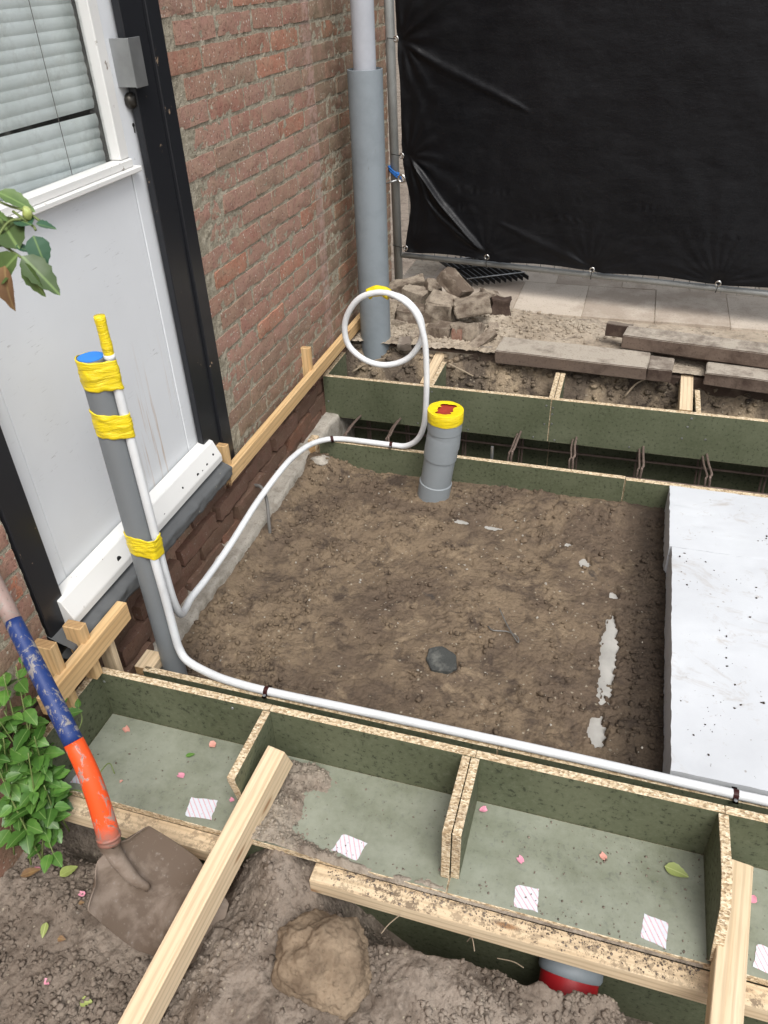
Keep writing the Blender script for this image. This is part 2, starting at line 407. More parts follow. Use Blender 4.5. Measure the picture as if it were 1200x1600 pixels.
def m_paint(name, col, wood, scale=9, chips=.6, rough=.45, rust=False):
    n = NT(name); p = n.pos
    a = n.noise(p, scale*3, 6, .7); b = n.noise(p, 3, 4, .6); f = n.noise(p, 150, 3)
    c = n.mix(n.math('MULTIPLY', n.ramp(b, [(.4, 0), (.75, 1)]), .25), col, tuple(q*.72 for q in col))
    g = n.noise(n.mapv(p, (30, 60, 6)), 1.0, 6, .75, 1.5)
    c = n.mix(n.ramp(g, [(.66, 0), (.74, .35)]), c, tuple(q*.35 for q in col))
    if chips: c = n.mix(n.math('MULTIPLY', n.ramp(a, [(.66, 0), (.685, 1)]), chips), c, wood)
    if rust:
        xy = n.xyz(p)
        s = n.math('MULTIPLY', n.ramp(n.noise(n.mapv(p, (10, 75, 2.2)), 1.0, 5, .7), [(.56, 0), (.64, .55)]), n.math('MULTIPLY', n.math('MULTIPLY', n.range(xy[1], 1.36, 1.5), n.range(xy[1], 1.68, 1.6)), n.range(xy[2], .60, .34)))
        c = n.mix(s, c, (.42, .24, .10))
        s1 = n.noise(n.mapv(p, (1, 22, 190), (R(38), 0, 0)), 1.0, 4, .6); s2 = n.noise(p, 5.5, 4, .65)
        c = n.mix(n.math('MULTIPLY', n.ramp(s1, [(.62, 0), (.67, .55)]), n.ramp(s2, [(.54, 0), (.62, 1)])), c, (.26, .26, .26))
        c = n.mix(n.ramp(n.noise(p, 70, 5, .7), [(.68, 0), (.74, .4)]), c, (.32, .30, .27))
        low = n.range(n.math('ADD', xy[2], n.math('MULTIPLY', b, .3)), .45, .22)
        c = n.mix(n.math('MULTIPLY', low, .25), c, (.36, .33, .27))
    return n.fin(c, rough, n.bump(n.math('ADD', b, n.math('MULTIPLY', f, .08)), .25, .003), .4)
M_DOOR = m_paint('weathered_white_paint', (.72, .745, .77), (.25, .2, .15), chips=.0, rust=True)
M_DOORW = m_paint('chipped_white_paint', (.72, .72, .70), (.16, .12, .085), 10, .9)
M_FRAME = m_paint('black_gloss_paint', (.016, .017, .020), (.30, .22, .15), 6, .85, .3)
M_SILL = m_paint('worn_black_sill', (.10, .105, .108), (.26, .24, .19), 9, .9, .6)
def m_blind():
    n = NT('blind_slat'); a = n.noise(n.pos, 12, 5); return n.fin(n.mix(n.ramp(a, [(.4, 0), (.7, .4)]), (.70, .77, .76), (.50, .56, .53)), .5, None, .4)
M_BLIND = m_blind()
def m_glass():
    n = NT('window_glass'); b = n.b
    g = n.t.nodes.new('ShaderNodeBsdfGlossy'); g.inputs['Roughness'].default_value = .03
    t = n.t.nodes.new('ShaderNodeBsdfTransparent'); mx = n.t.nodes.new('ShaderNodeMixShader'); fr = n.t.nodes.new('ShaderNodeLayerWeight'); fr.inputs[0].default_value = .12
    d = n.t.nodes.new('ShaderNodeBsdfDiffuse'); d.inputs[0].default_value = (.4, .42, .38, 1)
    m2 = n.t.nodes.new('ShaderNodeMixShader'); dirt = n.ramp(n.noise(n.pos, 16, 7, .75), [(.5, .02), (.75, .22)])
    n.L(n.math('ADD', n.math('MULTIPLY', fr.outputs['Fresnel'], .5), .03, True), mx.inputs[0]); n.L(t.outputs[0], mx.inputs[1]); n.L(g.outputs[0], mx.inputs[2])
    n.L(dirt, m2.inputs[0]); n.L(mx.outputs[0], m2.inputs[1]); n.L(d.outputs[0], m2.inputs[2]); n.L(m2.outputs[0], n.out.inputs[0])
    n.t.nodes.remove(b); return n.m
M_GLASS = m_glass()
def m_tarp():
    n = NT('black_tarpaulin'); p = n.pos; a = n.noise(p, 3, 4, .6); f = n.noise(n.mapv(p, (60, 60, 900)), 1.0, 2); f2 = n.noise(n.mapv(p, (900, 900, 60)), 1.0, 2)
    c = n.mix(n.ramp(a, [(.4, 0), (.7, 1)]), (.0032, .0036, .005), (.0055, .006, .0075))
    v = n.xyz(n.voro(n.mapv(p, (9, 9, 5)), 1.0, 'F1', 'Color'))[0]
    d = n.voro(n.mapv(p, (9, 9, 3)), 1.0)
    sc1 = n.math('MULTIPLY', n.math('LESS_THAN', n.voro(n.mapv(p, (10, 10, 4.5)), 1.0), .028), n.math('GREATER_THAN', n.xyz(n.voro(n.mapv(p, (10, 10, 4.5)), 1.0, 'F1', 'Color'))[0], .6))
    c = n.mix(sc1, c, (.35, .35, .33))
    w1 = n.noise(n.mapv(p, (7, 7, 26), (0, R(38), 0)), 1.0, 5, .6, .4); w2 = n.noise(n.mapv(p, (9, 9, 40), (0, R(-25), 0)), 1.0, 4, .6, .3)
    h = n.math('ADD', n.math('ADD', n.noise(p, 9, 5, .6), n.math('MULTIPLY', n.math('ADD', f, f2), .06)), n.math('MULTIPLY', n.math('ADD', w1, w2), .32))
    return n.fin(c, n.ramp(w1, [(.35, .34), (.65, .5)]), n.bump(h, .32, .010), .30)
M_TARP = m_tarp()
def m_foam():
    n = NT('white_foam'); p = n.pos
    a = n.noise(p, 3.2, 5, .6); s = n.noise(n.mapv(p, (1, 1.6, 1), (0, 0, .5)), 5, 6, .75, 1.2)
    c = n.mix(n.ramp(a, [(.35, 0), (.7, 1)]), (.565, .59, .615), (.485, .505, .53))
    c = n.mix(n.ramp(s, [(.56, 0), (.70, .6)]), c, (.36, .32, .28))
    c = n.mix(n.ramp(n.noise(p, 22, 6, .75, .8), [(.62, 0), (.68, .55)]), c, (.30, .24, .19))
    pw = n.addv(p, n.mix(.012, (0, 0, 0), n.noise(p, 60, 3, out=1))); v = n.voro(pw, 60); k = n.xyz(n.voro(pw, 60, 'F1', 'Color'))[0]
    th = n.math('MULTIPLY', n.math('SUBTRACT', n.noise(p, 9, 5, .7), .25), .50)
    d = n.math('MULTIPLY', n.math('LESS_THAN', v, th), n.math('GREATER_THAN', k, .85))
    c = n.mix(n.math('MULTIPLY', d, .6), c, (.22, .19, .16))
    bd = n.voro(p, 260)
    h = n.math('ADD', n.math('MULTIPLY', bd, .12), n.noise(p, 14, 5, .6))
    return n.fin(c, .65, n.bump(h, .3, .003), .3)
M_FOAM = m_foam()
def m_leaf(name, a, b, vein=(.2, .3, .1)):
    n = NT(name); o = n.obj; y = n.math('ABSOLUTE', n.xyz(o)[1]); q = n.noise(n.pos, 60, 4)
    c = n.mix(n.ramp(q, [(.3, 0), (.7, 1)]), a, b); c = n.mix(n.rand, c, tuple(k*.6 for k in a))
    c = n.mix(n.math('MULTIPLY', n.range(y, .0011, .0003), .6), c, vein)
    return n.fin(c, .42, n.bump(q, .4, .001), .45, Subsurface_Weight=0.0, Transmission_Weight=0.0)
M_LEAF = m_leaf('green_leaf', (.060, .165, .026), (.12, .25, .045))
M_ROSE = m_leaf('rose_leaf', (.075, .13, .040), (.12, .19, .055))
M_ROSED = m_leaf('rose_leaf_bluish', (.05, .13, .07), (.09, .2, .12))
M_BROWN = m_leaf('withered_leaf', (.26, .16, .07), (.14, .08, .06), (.3, .22, .1))
M_YELLOW = m_leaf('pale_leaf', (.42, .50, .16), (.30, .36, .10), (.5, .55, .25))
M_STEM = m_simple('green_stem', (.15, .20, .06), .6)
M_TWIG = m_simple('dry_twig', (.30, .24, .17), .8)
M_PINK = m_simple('pink_petal', (.74, .30, .40), .5, 0, 60, .4)
M_PEACH = m_simple('faded_petal', (.62, .30, .24), .6, 0, 60, .4)
def m_sticker():
    n = NT('striped_sticker'); o = n.xyz(n.obj)
    s = n.math('ADD', o[0], n.math('MULTIPLY', o[1], .75)); fr = n.math('FRACT', n.math('MULTIPLY', s, 88.0))
    d = n.math('FRACT', n.math('MULTIPLY', n.math('SUBTRACT', o[1], n.math('MULTIPLY', o[0], .75)), 260.0))
    ln = n.math('MULTIPLY', n.math('LESS_THAN', fr, .22), n.math('LESS_THAN', n.noise(n.mapv(n.obj, (900, 900, 1)), 1.0, 2), .56))
    c = n.mix(n.math('MULTIPLY', ln, .8), (.62, .64, .69), (.62, .24, .28))
    c = n.mix(n.ramp(n.noise(n.pos, 90, 5, .7), [(.72, 0), (.8, .6)]), c, (.3, .24, .19))
    return n.fin(c, .4, None, .5)
M_STICK = m_sticker()
def m_shovel():
    n = NT('earthy_steel_blade'); p = n.pos; a = n.noise(p, 11, 5, .6, .3); b = n.noise(p, 120, 4)
    c = n.mix(n.ramp(a, [(.40, 0), (.52, 1)]), (.215, .17, .135), (.125, .092, .068))
    c = n.mix(n.ramp(b, [(.6, 0), (.75, .4)]), c, (.32, .29, .26))
    return n.fin(c, n.ramp(a, [(.4, .8), (.55, .55)]), n.bump(b, .3, .001), .4)
M_BLADE = m_shovel()
def m_handle(name, col, sc_=55, thr=.52):
    n = NT(name); o = n.obj; a = n.noise(n.mapv(o, (40, 40, 9)), 1.0, 6, .75, .6)
    c = n.mix(n.ramp(a, [(thr, 0), (thr+.05, .85)]), col, (.27, .25, .22))
    c = n.mix(n.ramp(n.noise(o, 90, 4), [(.62, 0), (.7, .5)]), c, (.12, .09, .07))
    c = n.mix(n.math('MULTIPLY', n.range(n.math('ADD', n.xyz(n.pos)[2], n.math('MULTIPLY', n.noise(n.pos, 30, 5), .07)), .085, .05), .85), c, (.17, .135, .11))
    return n.fin(c, .5, n.bump(a, .3, .001), .4)
M_ORANGE = m_handle('orange_socket_paint', (.80, .085, .014), 55, .555)
M_NAVY = m_handle('blue_handle_paint', (.012, .035, .15), 55, .525)
M_ASH = m_handle('bare_ash_handle', (.30, .215, .19), 55, .5)

# ------------------------------------------------------------------ large structure: ground
def f_soil(X, Y):
    h = -.222 + .020*fbm(X, Y, .30, 3, 1) + .010*fbm(X, Y, .07, 4, 2)
    X0, Y0 = X, Y; X = X+.005*fbm(X0, Y0, .03, 2, 151); Y = Y+.005*fbm(X0, Y0, .03, 2, 152)
    rag = sstep(-.08, .22, fbm(X, Y, .16, 4, 5) + .35*gauss(X, Y, .12, 1.3, .16, .3) + .3*gauss(X, Y, .25, 2.05, .14, .25) + .35*gauss(X, Y, 1.3, 1.7, .09, .8) + .2*gauss(X, Y, .9, 2.2, .6, .1))
    h += rag*(.005*cells(X, Y, .022, 1) + .003*cells(X, Y, .011, 2) + .006*cells(X, Y, .045, 3) + .013*fbm(X, Y, .035, 4, 171, .6, True)+.006*fbm(X, Y, .011, 2, 172, .6, True)+.014*fbm(X, Y, .030, 4, 153, .66))
    h += (1-rag)*(.0025*cells(X, Y, .008, 4)+.0015*fbm(X, Y, .012, 2, 9))
    h += -.004*sstep(.02, .0, np.abs(fbm(X, Y, .22, 3, 12)))*(1-rag)
    h += .030*gauss(X, Y, .06, 1.9, .05, .5)+.05*gauss(X, Y, .12, 2.28, .09, .05)+.025*gauss(X, Y, .05, 1.35, .07, .2)
    h += .020*gauss(X, Y, .56, 2.20, .12, .07)+.012*gauss(X, Y, 1.1, 2.27, .3, .05) - .014*gauss(X, Y, .5, 1.75, .25, .25)
    # shallow hollows that uncover the buried pipe
    for (cx, cy, rx, ry) in BARE:
        mk = sstep(1.15, .85, ((X-cx)/rx)**2+((Y-cy)/ry)**2 + 1.7*fbm(X, Y, .030, 3, 21)+1.0*fbm(X, Y, .010, 2, 23))
        h = h*(1-mk)+(-.2415)*mk
    return h
PIPE_PATH = [(.575, 2.14), (.69, 2.086), (.80, 2.078), (.93, 2.075), (1.04, 2.045), (1.11, 1.965), (1.19, 1.83), (1.205, 1.70), (1.198, 1.50), (1.192, 1.33), (1.185, 1.2)]
BARE = [(.690, 2.086, .024, .014), (.795, 2.079, .032, .011), (1.045, 2.048, .012, .014), (1.105, 1.966, .018, .028), (1.200, 1.83, .013, .022), (1.199, 1.575, .024, .165), (1.190, 1.315, .023, .045)]
soil = heightfield('soil_floor', .02, 1.42, 1.136, 2.335, .0035, f_soil, M_SOIL); tag(soil, kind='structure')

def f_front(X, Y):
    h = -.215 - .075*sstep(.60, .40, X+.1*fbm(X, Y, .2, 2, 39)) + .022*fbm(X, Y, .28, 3, 31) + .010*fbm(X, Y, .08, 4, 32)
    X0, Y0 = X, Y; X = X+.006*fbm(X0, Y0, .035, 3, 154); Y = Y+.006*fbm(X0, Y0, .035, 3, 155)
    mk = sstep(-.05, .25, fbm(X, Y, .16, 3, 44)+.25*gauss(X, Y, .62, .70, .15, .12))
    h += mk*(.004*cells(X, Y, .040, 6)+.002*cells(X, Y, .017, 7)+.002*cells(X, Y, .008, 8))+(.010+.014*mk)*fbm(X, Y, .040, 5, 156, .66)+.0045*fbm(X, Y, .010, 3, 157, .6, True)+.006*fbm(X, Y, .022, 3, 173, .6, True)
    h -= .008*sstep(.022, .0, np.abs(fbm(X, Y, .14, 3, 158)))
    X, Y = X0, Y0
    tr = sstep(.70, .775, Y + .03*fbm(X, Y, .1, 2, 40))*sstep(.02, .12, X)*np.where(np.abs(X-.60) < .30, sstep(.08, .16, np.abs(X-.585)), 1)            # dug edge under the box
    h -= .10*tr
    pit = sstep(.70, .92, X)*sstep(.692, .735, Y+.045*fbm(X, Y, .09, 3, 41)+.02*sstep(1.0, .8, X))
    pit = np.maximum(pit, sstep(1.255, 1.33, X+.05*fbm(X, Y, .08, 3, 42)))
    h -= .15*pit
    h += .035*gauss(X, Y, 1.18, .715, .07, .03)+.05*pit*sstep(1.25, 1.4, X)*fbm(X, Y, .10, 3, 181)
    h += .035*gauss(X, Y, .95, .64, .16, .07)*(1-pit)+.055*gauss(X, Y, .585, .77, .07, .07)
    h += .02*gauss(X, Y, .08, .62, .16, .05)
    h -= .03*gauss(X, Y, .70, .47, .12, .03)
    return h
fs = heightfield('front_soil', -.05, 1.75, .20, .81, .004, f_front, M_SOILF); tag(fs, kind='structure')
def f_bank(X, Y):
    t = sstep(2.80, 2.93, Y+.03*fbm(X, Y, .15, 3, 51))
    h = -.20+.17*t + .028*fbm(X, Y, .12, 4, 52)*(1-.3*t) + .012*cells(X, Y, .03, 9)+.006*cells(X, Y, .012, 10)
    return h
bk = heightfield('soil_bank', 0.0, 2.4, 2.70, 3.02, .005, f_bank, M_SOILB); tag(bk, kind='structure')
def f_back(X, Y):
    h = .012 + .008*fbm(X, Y, .2, 3, 61)+.004*fbm(X, Y, .03, 3, 62)
    rub = sstep(.95, .55, X+.1*fbm(X, Y, .1, 2, 63))*sstep(3.55, 3.3, Y)
    h += rub*(.012+.007*cells(X, Y, .03, 11)+.005*cells(X, Y, .013, 12)+.02*fbm(X, Y, .05, 5, 159, .65))
    sd_ = gauss(X, Y, .86, 3.22, .22, .14)
    h += .022*sd_ + .003*cells(X, Y, .014, 13)*sstep(.15, .7, sd_)+.008*fbm(X, Y, .03, 4, 163, .65)*sd_
    h += .016*gauss(X, Y, .75, 3.0, .2, .1)
    return h
bs = heightfield('sandy_ground', 0.0, 1.75, 2.90, 3.60, .005, f_back, M_SAND); tag(bs, kind='structure')
# one big sheet under everything, and the yard beyond
bm = box_bm(-40, 40, -40, 60, -.70, -.66, 0)
g0 = from_bm('ground', bm, M_SOILF); tag(g0, kind='structure')
for nm, (x0, x1, y0, y1, z) in {'side_yard': (2.45, 12, -3, 2.92, .0), 'front_yard': (-.05, 2.46, -3, .205, -.29)}.items():
    o = from_bm(nm, box_bm(x0, x1, y0, y1, -.6, z, 0), M_SOILF); tag(o, kind='structure')
o = from_bm('right_soil', box_bm(1.74, 2.46, .19, .80, -.6, -.24, 0), M_SOILF); tag(o, kind='structure')
pv = from_bm('paving', box_bm(0.0, 12, 2.935, 14, -.5, -.004, 0), M_SAND); tag(pv, kind='structure')
so_ = from_bm('joint_sand', box_bm(.03, 2.2, 3.38, 5.3, -.003, .0208, 0), M_SAND, pv)
for i in range(7):
    for j in range(5):
        x0 = .02+i*.306+(.15 if j % 2 else 0); y0 = 3.375+j*.40
        dz = random.uniform(-.0015, .0015)
        o = from_bm('paving_tile', box_bm(x0+.002, x0+.3045, y0+.002, y0+.3985, -.02, .024+dz, .0010), M_TILE, pv)
        # tiles near the fence are 60 cm slabs in the photograph: join two cells by widening every second one
# ------------------------------------------------------------------ brick wall with footing
YF = 1.843           # right edge of the door frame
wall = empty('brick_wall', 'weathered red brick house wall beside the white door and downpipe', 'wall', (0, 2.4, 0))
def wall_block(y0, y1, z0, z1):
    return box_bm(-.24, -.012, y0, y1, z0, z1, 0)
bm = wall_block(1.846, 3.625, -.6, 2.6); join_bm(bm, wall_block(-3, .955, -.6, 2.6)); join_bm(bm, wall_block(.956, 1.845, -.6, .045)); join_bm(bm, wall_block(.956, 1.845, 2.15, 2.6))
from_bm('backing', bm, M_BRICK, wall)
def mortar_grid(nm, y0, y1, z0, z1, res=.006):
    ys = np.arange(y0, y1, res); zs = np.arange(z0, z1, res); Yg, Zg = np.meshgrid(ys, zs)
    Xg = -.0026+.0062*fbm(Yg, Zg, .020, 4, 71, .62)+.003*fbm(Yg, Zg, .008, 2, 72)
    Xg = Xg-.016*sstep(.03, -.02, Zg)
    me = grid_mesh(nm, ys, zs, np.stack([Xg, Yg, Zg], -1)); return link(nm, me, wall, M_MORTAR)
mortar_grid('mortar', 1.846, 3.625, -.17, 1.55, .0045)
mortar_grid('mortar', .70, .954, -.17, .80)
mortar_grid('mortar', .956, 1.845, -.17, .050)
BL, BH, BD = .205, .0485, .045
def brick_mesh(L, H, D, seed, rough=.003):
    rnd = random.Random(seed); ny, nz = 9, 4; bm = bmesh.new(); V = {}
    off = Vector((seed*3.7, seed*1.3, 0))
    for i in range(ny):
        for j in range(nz):
            u, w = i/(ny-1), j/(nz-1); y = (u-.5)*L; z = (w-.5)*H
            e = i in (0, ny-1) or j in (0, nz-1); c = i in (0, ny-1) and j in (0, nz-1)
            p = Vector((0, y, z)); nz_ = mn.noise_vector(p*22+off)
            x = rough*1.1*mn.noise(p*34+off*2) + (-.0012 if e else 0)
            if rnd.random() < .05: x -= .004
            V[i, j] = bm.verts.new((x, y+nz_.y*rough*(1.1 if e else .3)+(0.0012*(-1 if i else 1) if c else 0), z+nz_.z*rough*.9+(0.001*(-1 if j else 1) if c else 0)))
    for i in range(ny-1):
        for j in range(nz-1): bm.faces.new((V[i, j], V[i+1, j], V[i+1, j+1], V[i, j+1]))
    ring = [V[i, 0] for i in range(ny)]+[V[ny-1, j] for j in range(1, nz)]+[V[i, nz-1] for i in range(ny-2, -1, -1)]+[V[0, j] for j in range(nz-2, 0, -1)]
    back = [bm.verts.new((-D, v.co.y, v.co.z)) for v in ring]
    for k in range(len(ring)):
        q = (k+1) % len(ring); bm.faces.new((ring[q], ring[k], back[k], back[q]))
    me = bpy.data.meshes.new('brick'); bm.normal_update(); bm.to_mesh(me); bm.free()
    for p in me.polygons: p.use_smooth = True
    me.set_sharp_from_angle(angle=R(50))
    return me
BM = [brick_mesh(BL, BH, BD, s) for s in range(10)]
BMH = [brick_mesh(.098, BH, BD, 50+s) for s in range(4)]
BMW = [brick_mesh(BL, BH+.003, BD, 80+s, .0048) for s in range(6)]
for me in BM+BMH: me.materials.append(M_BRICK)
for me in BMW: me.materials.append(M_BRICKW)
def in_frame(p, mgn=60):
    d = Vector(p)-CPOS; z = d.dot(CF)
    if z < .1: return False
    x = 600+1213.3*d.dot(CR)/z; y = 800-1213.3*d.dot(CU)/z
    return -mgn < x < 1200+mgn and -mgn < y < 1600+mgn
rest = bmesh.new(); nb = 0
def lay_brick(me, y, z, x=0.0, rot=0.0, sy=1.0):
    global nb
    if in_frame((0, y, z)) and nb < 295:
        o = bpy.data.objects.new('brick', me); COL.objects.link(o); o.parent = wall; o.matrix_parent_inverse = Matrix.Translation(-wall.location)
        o.location = (x, y, z); o.rotation_euler = (R(random.gauss(0, .5)), 0, R(random.gauss(0, .5))+rot); nb += 1
        o.scale = (1, sy, 1)
    else:
        t = me.copy(); t.transform(Matrix.Translation((x, y, z))); rest.from_mesh(t); bpy.data.meshes.remove(t)
ZJ = 1.1705; CP = .0597
for k in range(-9, 19):
    z = ZJ-CP*k-.0065-BH/2-.0005
    off = (2.022 if k % 2 == 0 else 2.130)
    y = off-.2167*6
    while y < 3.63:
        y0, y1 = y+.006, y+.2107
        y += .2167
        jj = random.gauss(0, .003)
        if y0+.05 < YF < y1 or y0 < 3.62 < y1 or (y0 < .95 < y1):
            # cut bricks at frame and corner
            if y0 < 3.62 < y1:
                w = 3.626-y0
                if w > .03: lay_brick(random.choice(BM), y0+w/2, z, 0, 0, w/BL)
                continue
            if y0+.05 < YF < y1:
                w = y1-YF
                if w > .07: lay_brick(random.choice(BMH), YF+w/2+.003, z, random.gauss(0, .0012))
                continue
            lay_brick(random.choice(BMH), .90, z); continue
        if (y0 >= YF-.05 and y1 <= 3.62) or (y1 < .956 and z < .85):
            if y1 < .45: continue
            lay_brick(random.choice(BM), (y0+y1)/2+jj, z+random.gauss(0, .0012), random.gauss(0.0005, .0014))
# damp courses of the foundation, slightly uneven, recessed below the batten
for k, z in enumerate((.044, .008, -.050, -.108, -.160)):
    y = .80+(.11 if k % 2 else 0)
    while y < (1.68 if k == 0 else 3.2):
        lay_brick(random.choice(BMW), y+.105+random.gauss(0, .006), z+random.gauss(0, .002), -.012+random.gauss(.004, .006)+.006*k, R(random.gauss(0, 1)))
        y += .221
o = from_bm('brickwork_outside_view', rest, M_BRICK, wall); o['kind'] = 'stuff'
# concrete footing ledge
ys = np.arange(.80, 2.96, .006); ss = np.linspace(0, 1, 22); Yg, Sg = np.meshgrid(ys, ss)
Xf = np.where(Sg < .45, -.03+(.100)*(Sg/.45), .070+.010*(Sg-.45)/.55); Zf = np.where(Sg < .45, -.155-.012*(Sg/.45), -.167-(Sg-.45)/.55*.28)
nn = fbm(Yg, Sg*.2, .05, 4, 81); Xf = Xf+.014*nn*(Sg > .1)+.012*fbm(Yg, Sg*.1, .3, 2, 83); Zf = Zf+.014*fbm(Yg, Sg*.2, .06, 3, 82)
link('concrete_footing', grid_mesh('concrete_footing', ys, ss, np.stack([Xf, Yg, Zf], -1)), wall, M_CONC)

# door frame (part of the wall), two steps, and sill
fr = bmesh.new()
box_bm(-.017, .002, 1.699, 1.790, .06, 2.12, .002, fr); box_bm(-.06, .010, 1.791, 1.848, .055, 2.15, .002, fr)
box_bm(-.06, .004, .957, 1.026, -.02, 2.12, .002, fr); box_bm(-.06, .002, 1.027, 1.698, 2.03, 2.12, .002, fr)
box_bm(-.235, -.062, 1.751, 1.845, .05, 2.12, 0, fr)  # added reveal block; its black colour stands in for shade beside the blind
from_bm('door_frame', fr, M_FRAME, wall)
ys = np.arange(.955, 1.742, .006); ss = np.linspace(0, 1, 18); Yg, Sg = np.meshgrid(ys, ss)
Xs = np.where(Sg < .6, -.02+.075*(Sg/.6), .055); Zs = np.where(Sg < .6, .140-.032*(Sg/.6), .108-.034*(Sg-.6)/.4)
Xs = Xs+.010*fbm(Yg, Sg*.1, .04, 4, 91)*(Sg > .5)-.05*(Sg > .97); Zs = Zs+.009*fbm(Yg, Sg*.1, .05, 4, 92)*(Sg > .3)
link('door_sill', grid_mesh('door_sill', ys, ss, np.stack([Xs, Yg, Zs], -1)), wall, M_SILL)

# ------------------------------------------------------------------ door
door = empty('door', 'weathered white door with hardboard lower panel and window above', 'door', (-.03, 1.36, .13))
DX = -.022
from_bm('stile', box_bm(-.06, DX, 1.657, 1.750, .13, 2.02, .0015), M_DOOR, door)
from_bm('stile', box_bm(-.06, DX, 1.030, 1.079, .13, 2.02, .0015), M_DOOR, door)
pn = box_bm(-.055, DX-.002, 1.0815, 1.6545, .145, .955, .0015)
from_bm('lower_panel', pn, M_DOOR, door)
from_bm('rail', box_bm(-.055, DX+.001, 1.0805, 1.6555, .956, .966, .001), M_DOOR, door)
# glazing beads and sill bead
b = bmesh.new()
box_bm(-.05, -.002, 1.082, 1.672, .945, .957, .002, b); box_bm(-.05, -.012, 1.082, 1.655, .9575, .975, .002, b)
from_bm('glazing_sill', b, M_DOORW, door)
b = bmesh.new(); box_bm(-.05, DX+.002, 1.622, 1.6565, .976, 2.0, .002, b); box_bm(-.05, DX+.002, 1.0795, 1.110, .976, 2.0, .002, b); box_bm(-.05, DX+.002, 1.111, 1.621, 1.94, 2.0, .002, b)
from_bm('glazing_bead', b, M_DOORW, door)
from_bm('pane', box_bm(-.046, -.042, 1.111, 1.621, .976, 1.939, 0), M_GLASS, door)
wb = from_bm('weather_bar', prism_bm([(-.020, .203), (.012, .196), (.034, .150), (.034, .130), (-.020, .128)], 1.006, 1.733, 'y', .002), M_DOORW, door)
for yy, zz, rr in ((1.70, .168, .0035), (1.655, .160, .005), (1.625, .158, .0035), (1.60, .160, .006), (1.41, .155, .004), (1.205, .165, .0075), (1.19, .146, .0035), (1.52, .168, .003)):
    c = tube_bm([(.010, yy, zz), (.0245+.0125*(.17-zz)/.04+.0015, yy, zz)], rr, 10); from_bm('screw_hole', c, M_HOLE, wb)
# lock plate: folded galvanised sheet standing off the stile
b = bmesh.new(); box_bm(DX, DX+.045, 1.672, 1.674, 1.115, 1.207, .0005, b); box_bm(DX+.043, DX+.045, 1.6745, 1.722, 1.113, 1.207, .0005, b)
lp = from_bm('lock_plate', b, M_STEEL, door)
kb = lathe_bm([(0, 0), (.014, 0), (.0165, .003), (.0165, .012), (.012, .018), (.006, .020), (0, .020)], 20)
k = from_bm('door_knob', kb, M_KNOB, door, True, 40); k.matrix_basis = Matrix.Translation((DX+.001, 1.697, 1.086)) @ Matrix.Rotation(R(90), 4, 'Y')
k2 = from_bm('latch_pin', tube_bm([(DX+.018, 1.700, 1.091), (DX+.022, 1.728, 1.088)], .0016, 8), M_STEEL, door)
b = tube_bm([(DX-.002, 1.700, 1.036), (DX+.0012, 1.700, 1.036)], .0042, 12); box_bm(DX-.002, DX+.001, 1.6985, 1.7018, 1.020, 1.036, 0, b)
from_bm('keyhole', b, M_HOLE, door)

blind = empty('venetian_blind', 'pale closed venetian blind behind the door window with sagging lower slats', 'blind', (-.085, 1.36, .97))
def slat_mesh():
    bm = bmesh.new(); n = 24; vs = []
    for i in range(n+1):
        y = (i/n-.5)*.58
        row = []
        for j in range(6):
            a = (j/5-.5); row.append(bm.verts.new((.0035*(1-4*a*a)+.0095*a*-.6, y, a*.0265)))
        vs.append(row)
    for i in range(n):
        for j in range(5): bm.faces.new((vs[i][j], vs[i+1][j], vs[i+1][j+1], vs[i][j+1]))
    me = bpy.data.meshes.new('slat'); bm.normal_update(); bm.to_mesh(me); bm.free(); me.materials.append(M_BLIND)
    for p in me.polygons: p.use_smooth = True
    return me
SM = slat_mesh()
for i in range(42):
    z = .985+i*.0212
    o = bpy.data.objects.new('slat', SM); COL.objects.link(o); o.parent = blind; o.matrix_parent_inverse = Matrix.Translation(-blind.location)
    sag = 0
    if i < 5: sag = R(-3.0+.5*i+random.uniform(-.35, .35)) 
    o.location = (-.080+random.gauss(0, .0006), 1.360, z-(.012 if i < 5 else 0)); o.rotation_euler = (sag+R(random.gauss(0, .12)), R(12), 0)
for yy in (1.20, 1.505):
    from_bm('cord', tube_bm([(-.068, yy, .97), (-.068, yy, 1.9)], .0008, 6), M_CABLE, blind)
rm = from_bm('room_behind_door', box_bm(-.235, -.225, .3, 2.3, .30, 2.3, 0), M_HOLE); tag(rm, kind='structure')

# ------------------------------------------------------------------ wooden battens with pegs along the wall
def beam(name, p0, p1, w, h, mat=None, up=(0, 0, 1), parent=None, bev=.0015, endmat=None, rough=False):
    """box beam from p0 to p1 (centre line); local x runs along the grain"""
    p0, p1 = Vector(p0), Vector(p1); L = (p1-p0).length; x = (p1-p0).normalized(); z = Vector(up); z = (z-x*z.dot(x)).normalized(); y = z.cross(x)
    b = box_bm(-L/2, L/2, -w/2, w/2, -h/2, h/2, bev)
    for f in b.faces:
        if abs(f.calc_center_median().x) > L/2-1e-4: f.material_index = 1
    me = bpy.data.meshes.new(name); b.normal_update(); b.to_mesh(me); b.free()
    me.materials.append(mat or M_WOOD); me.materials.append(endmat or M_WOODE)
    o = bpy.data.objects.new(name, me); COL.objects.link(o)
    M = Matrix((x, y, z)).transposed().to_4x4(); M.translation = (p0+p1)/2
    if parent: o.parent = parent; o.matrix_parent_inverse = Matrix.Translation(-Vector(parent.location))
    o.matrix_world = M
    if parent: o.matrix_basis = M
    return o
def cube_thing(name, label, cat, *a, **k):
    return tag(beam(name, *a, **k), label, cat)
bt = empty('wall_batten', 'long pine batten pegged along the foot of the brick wall up to the downpipe', 'timber', (.03, 2.35, .08))
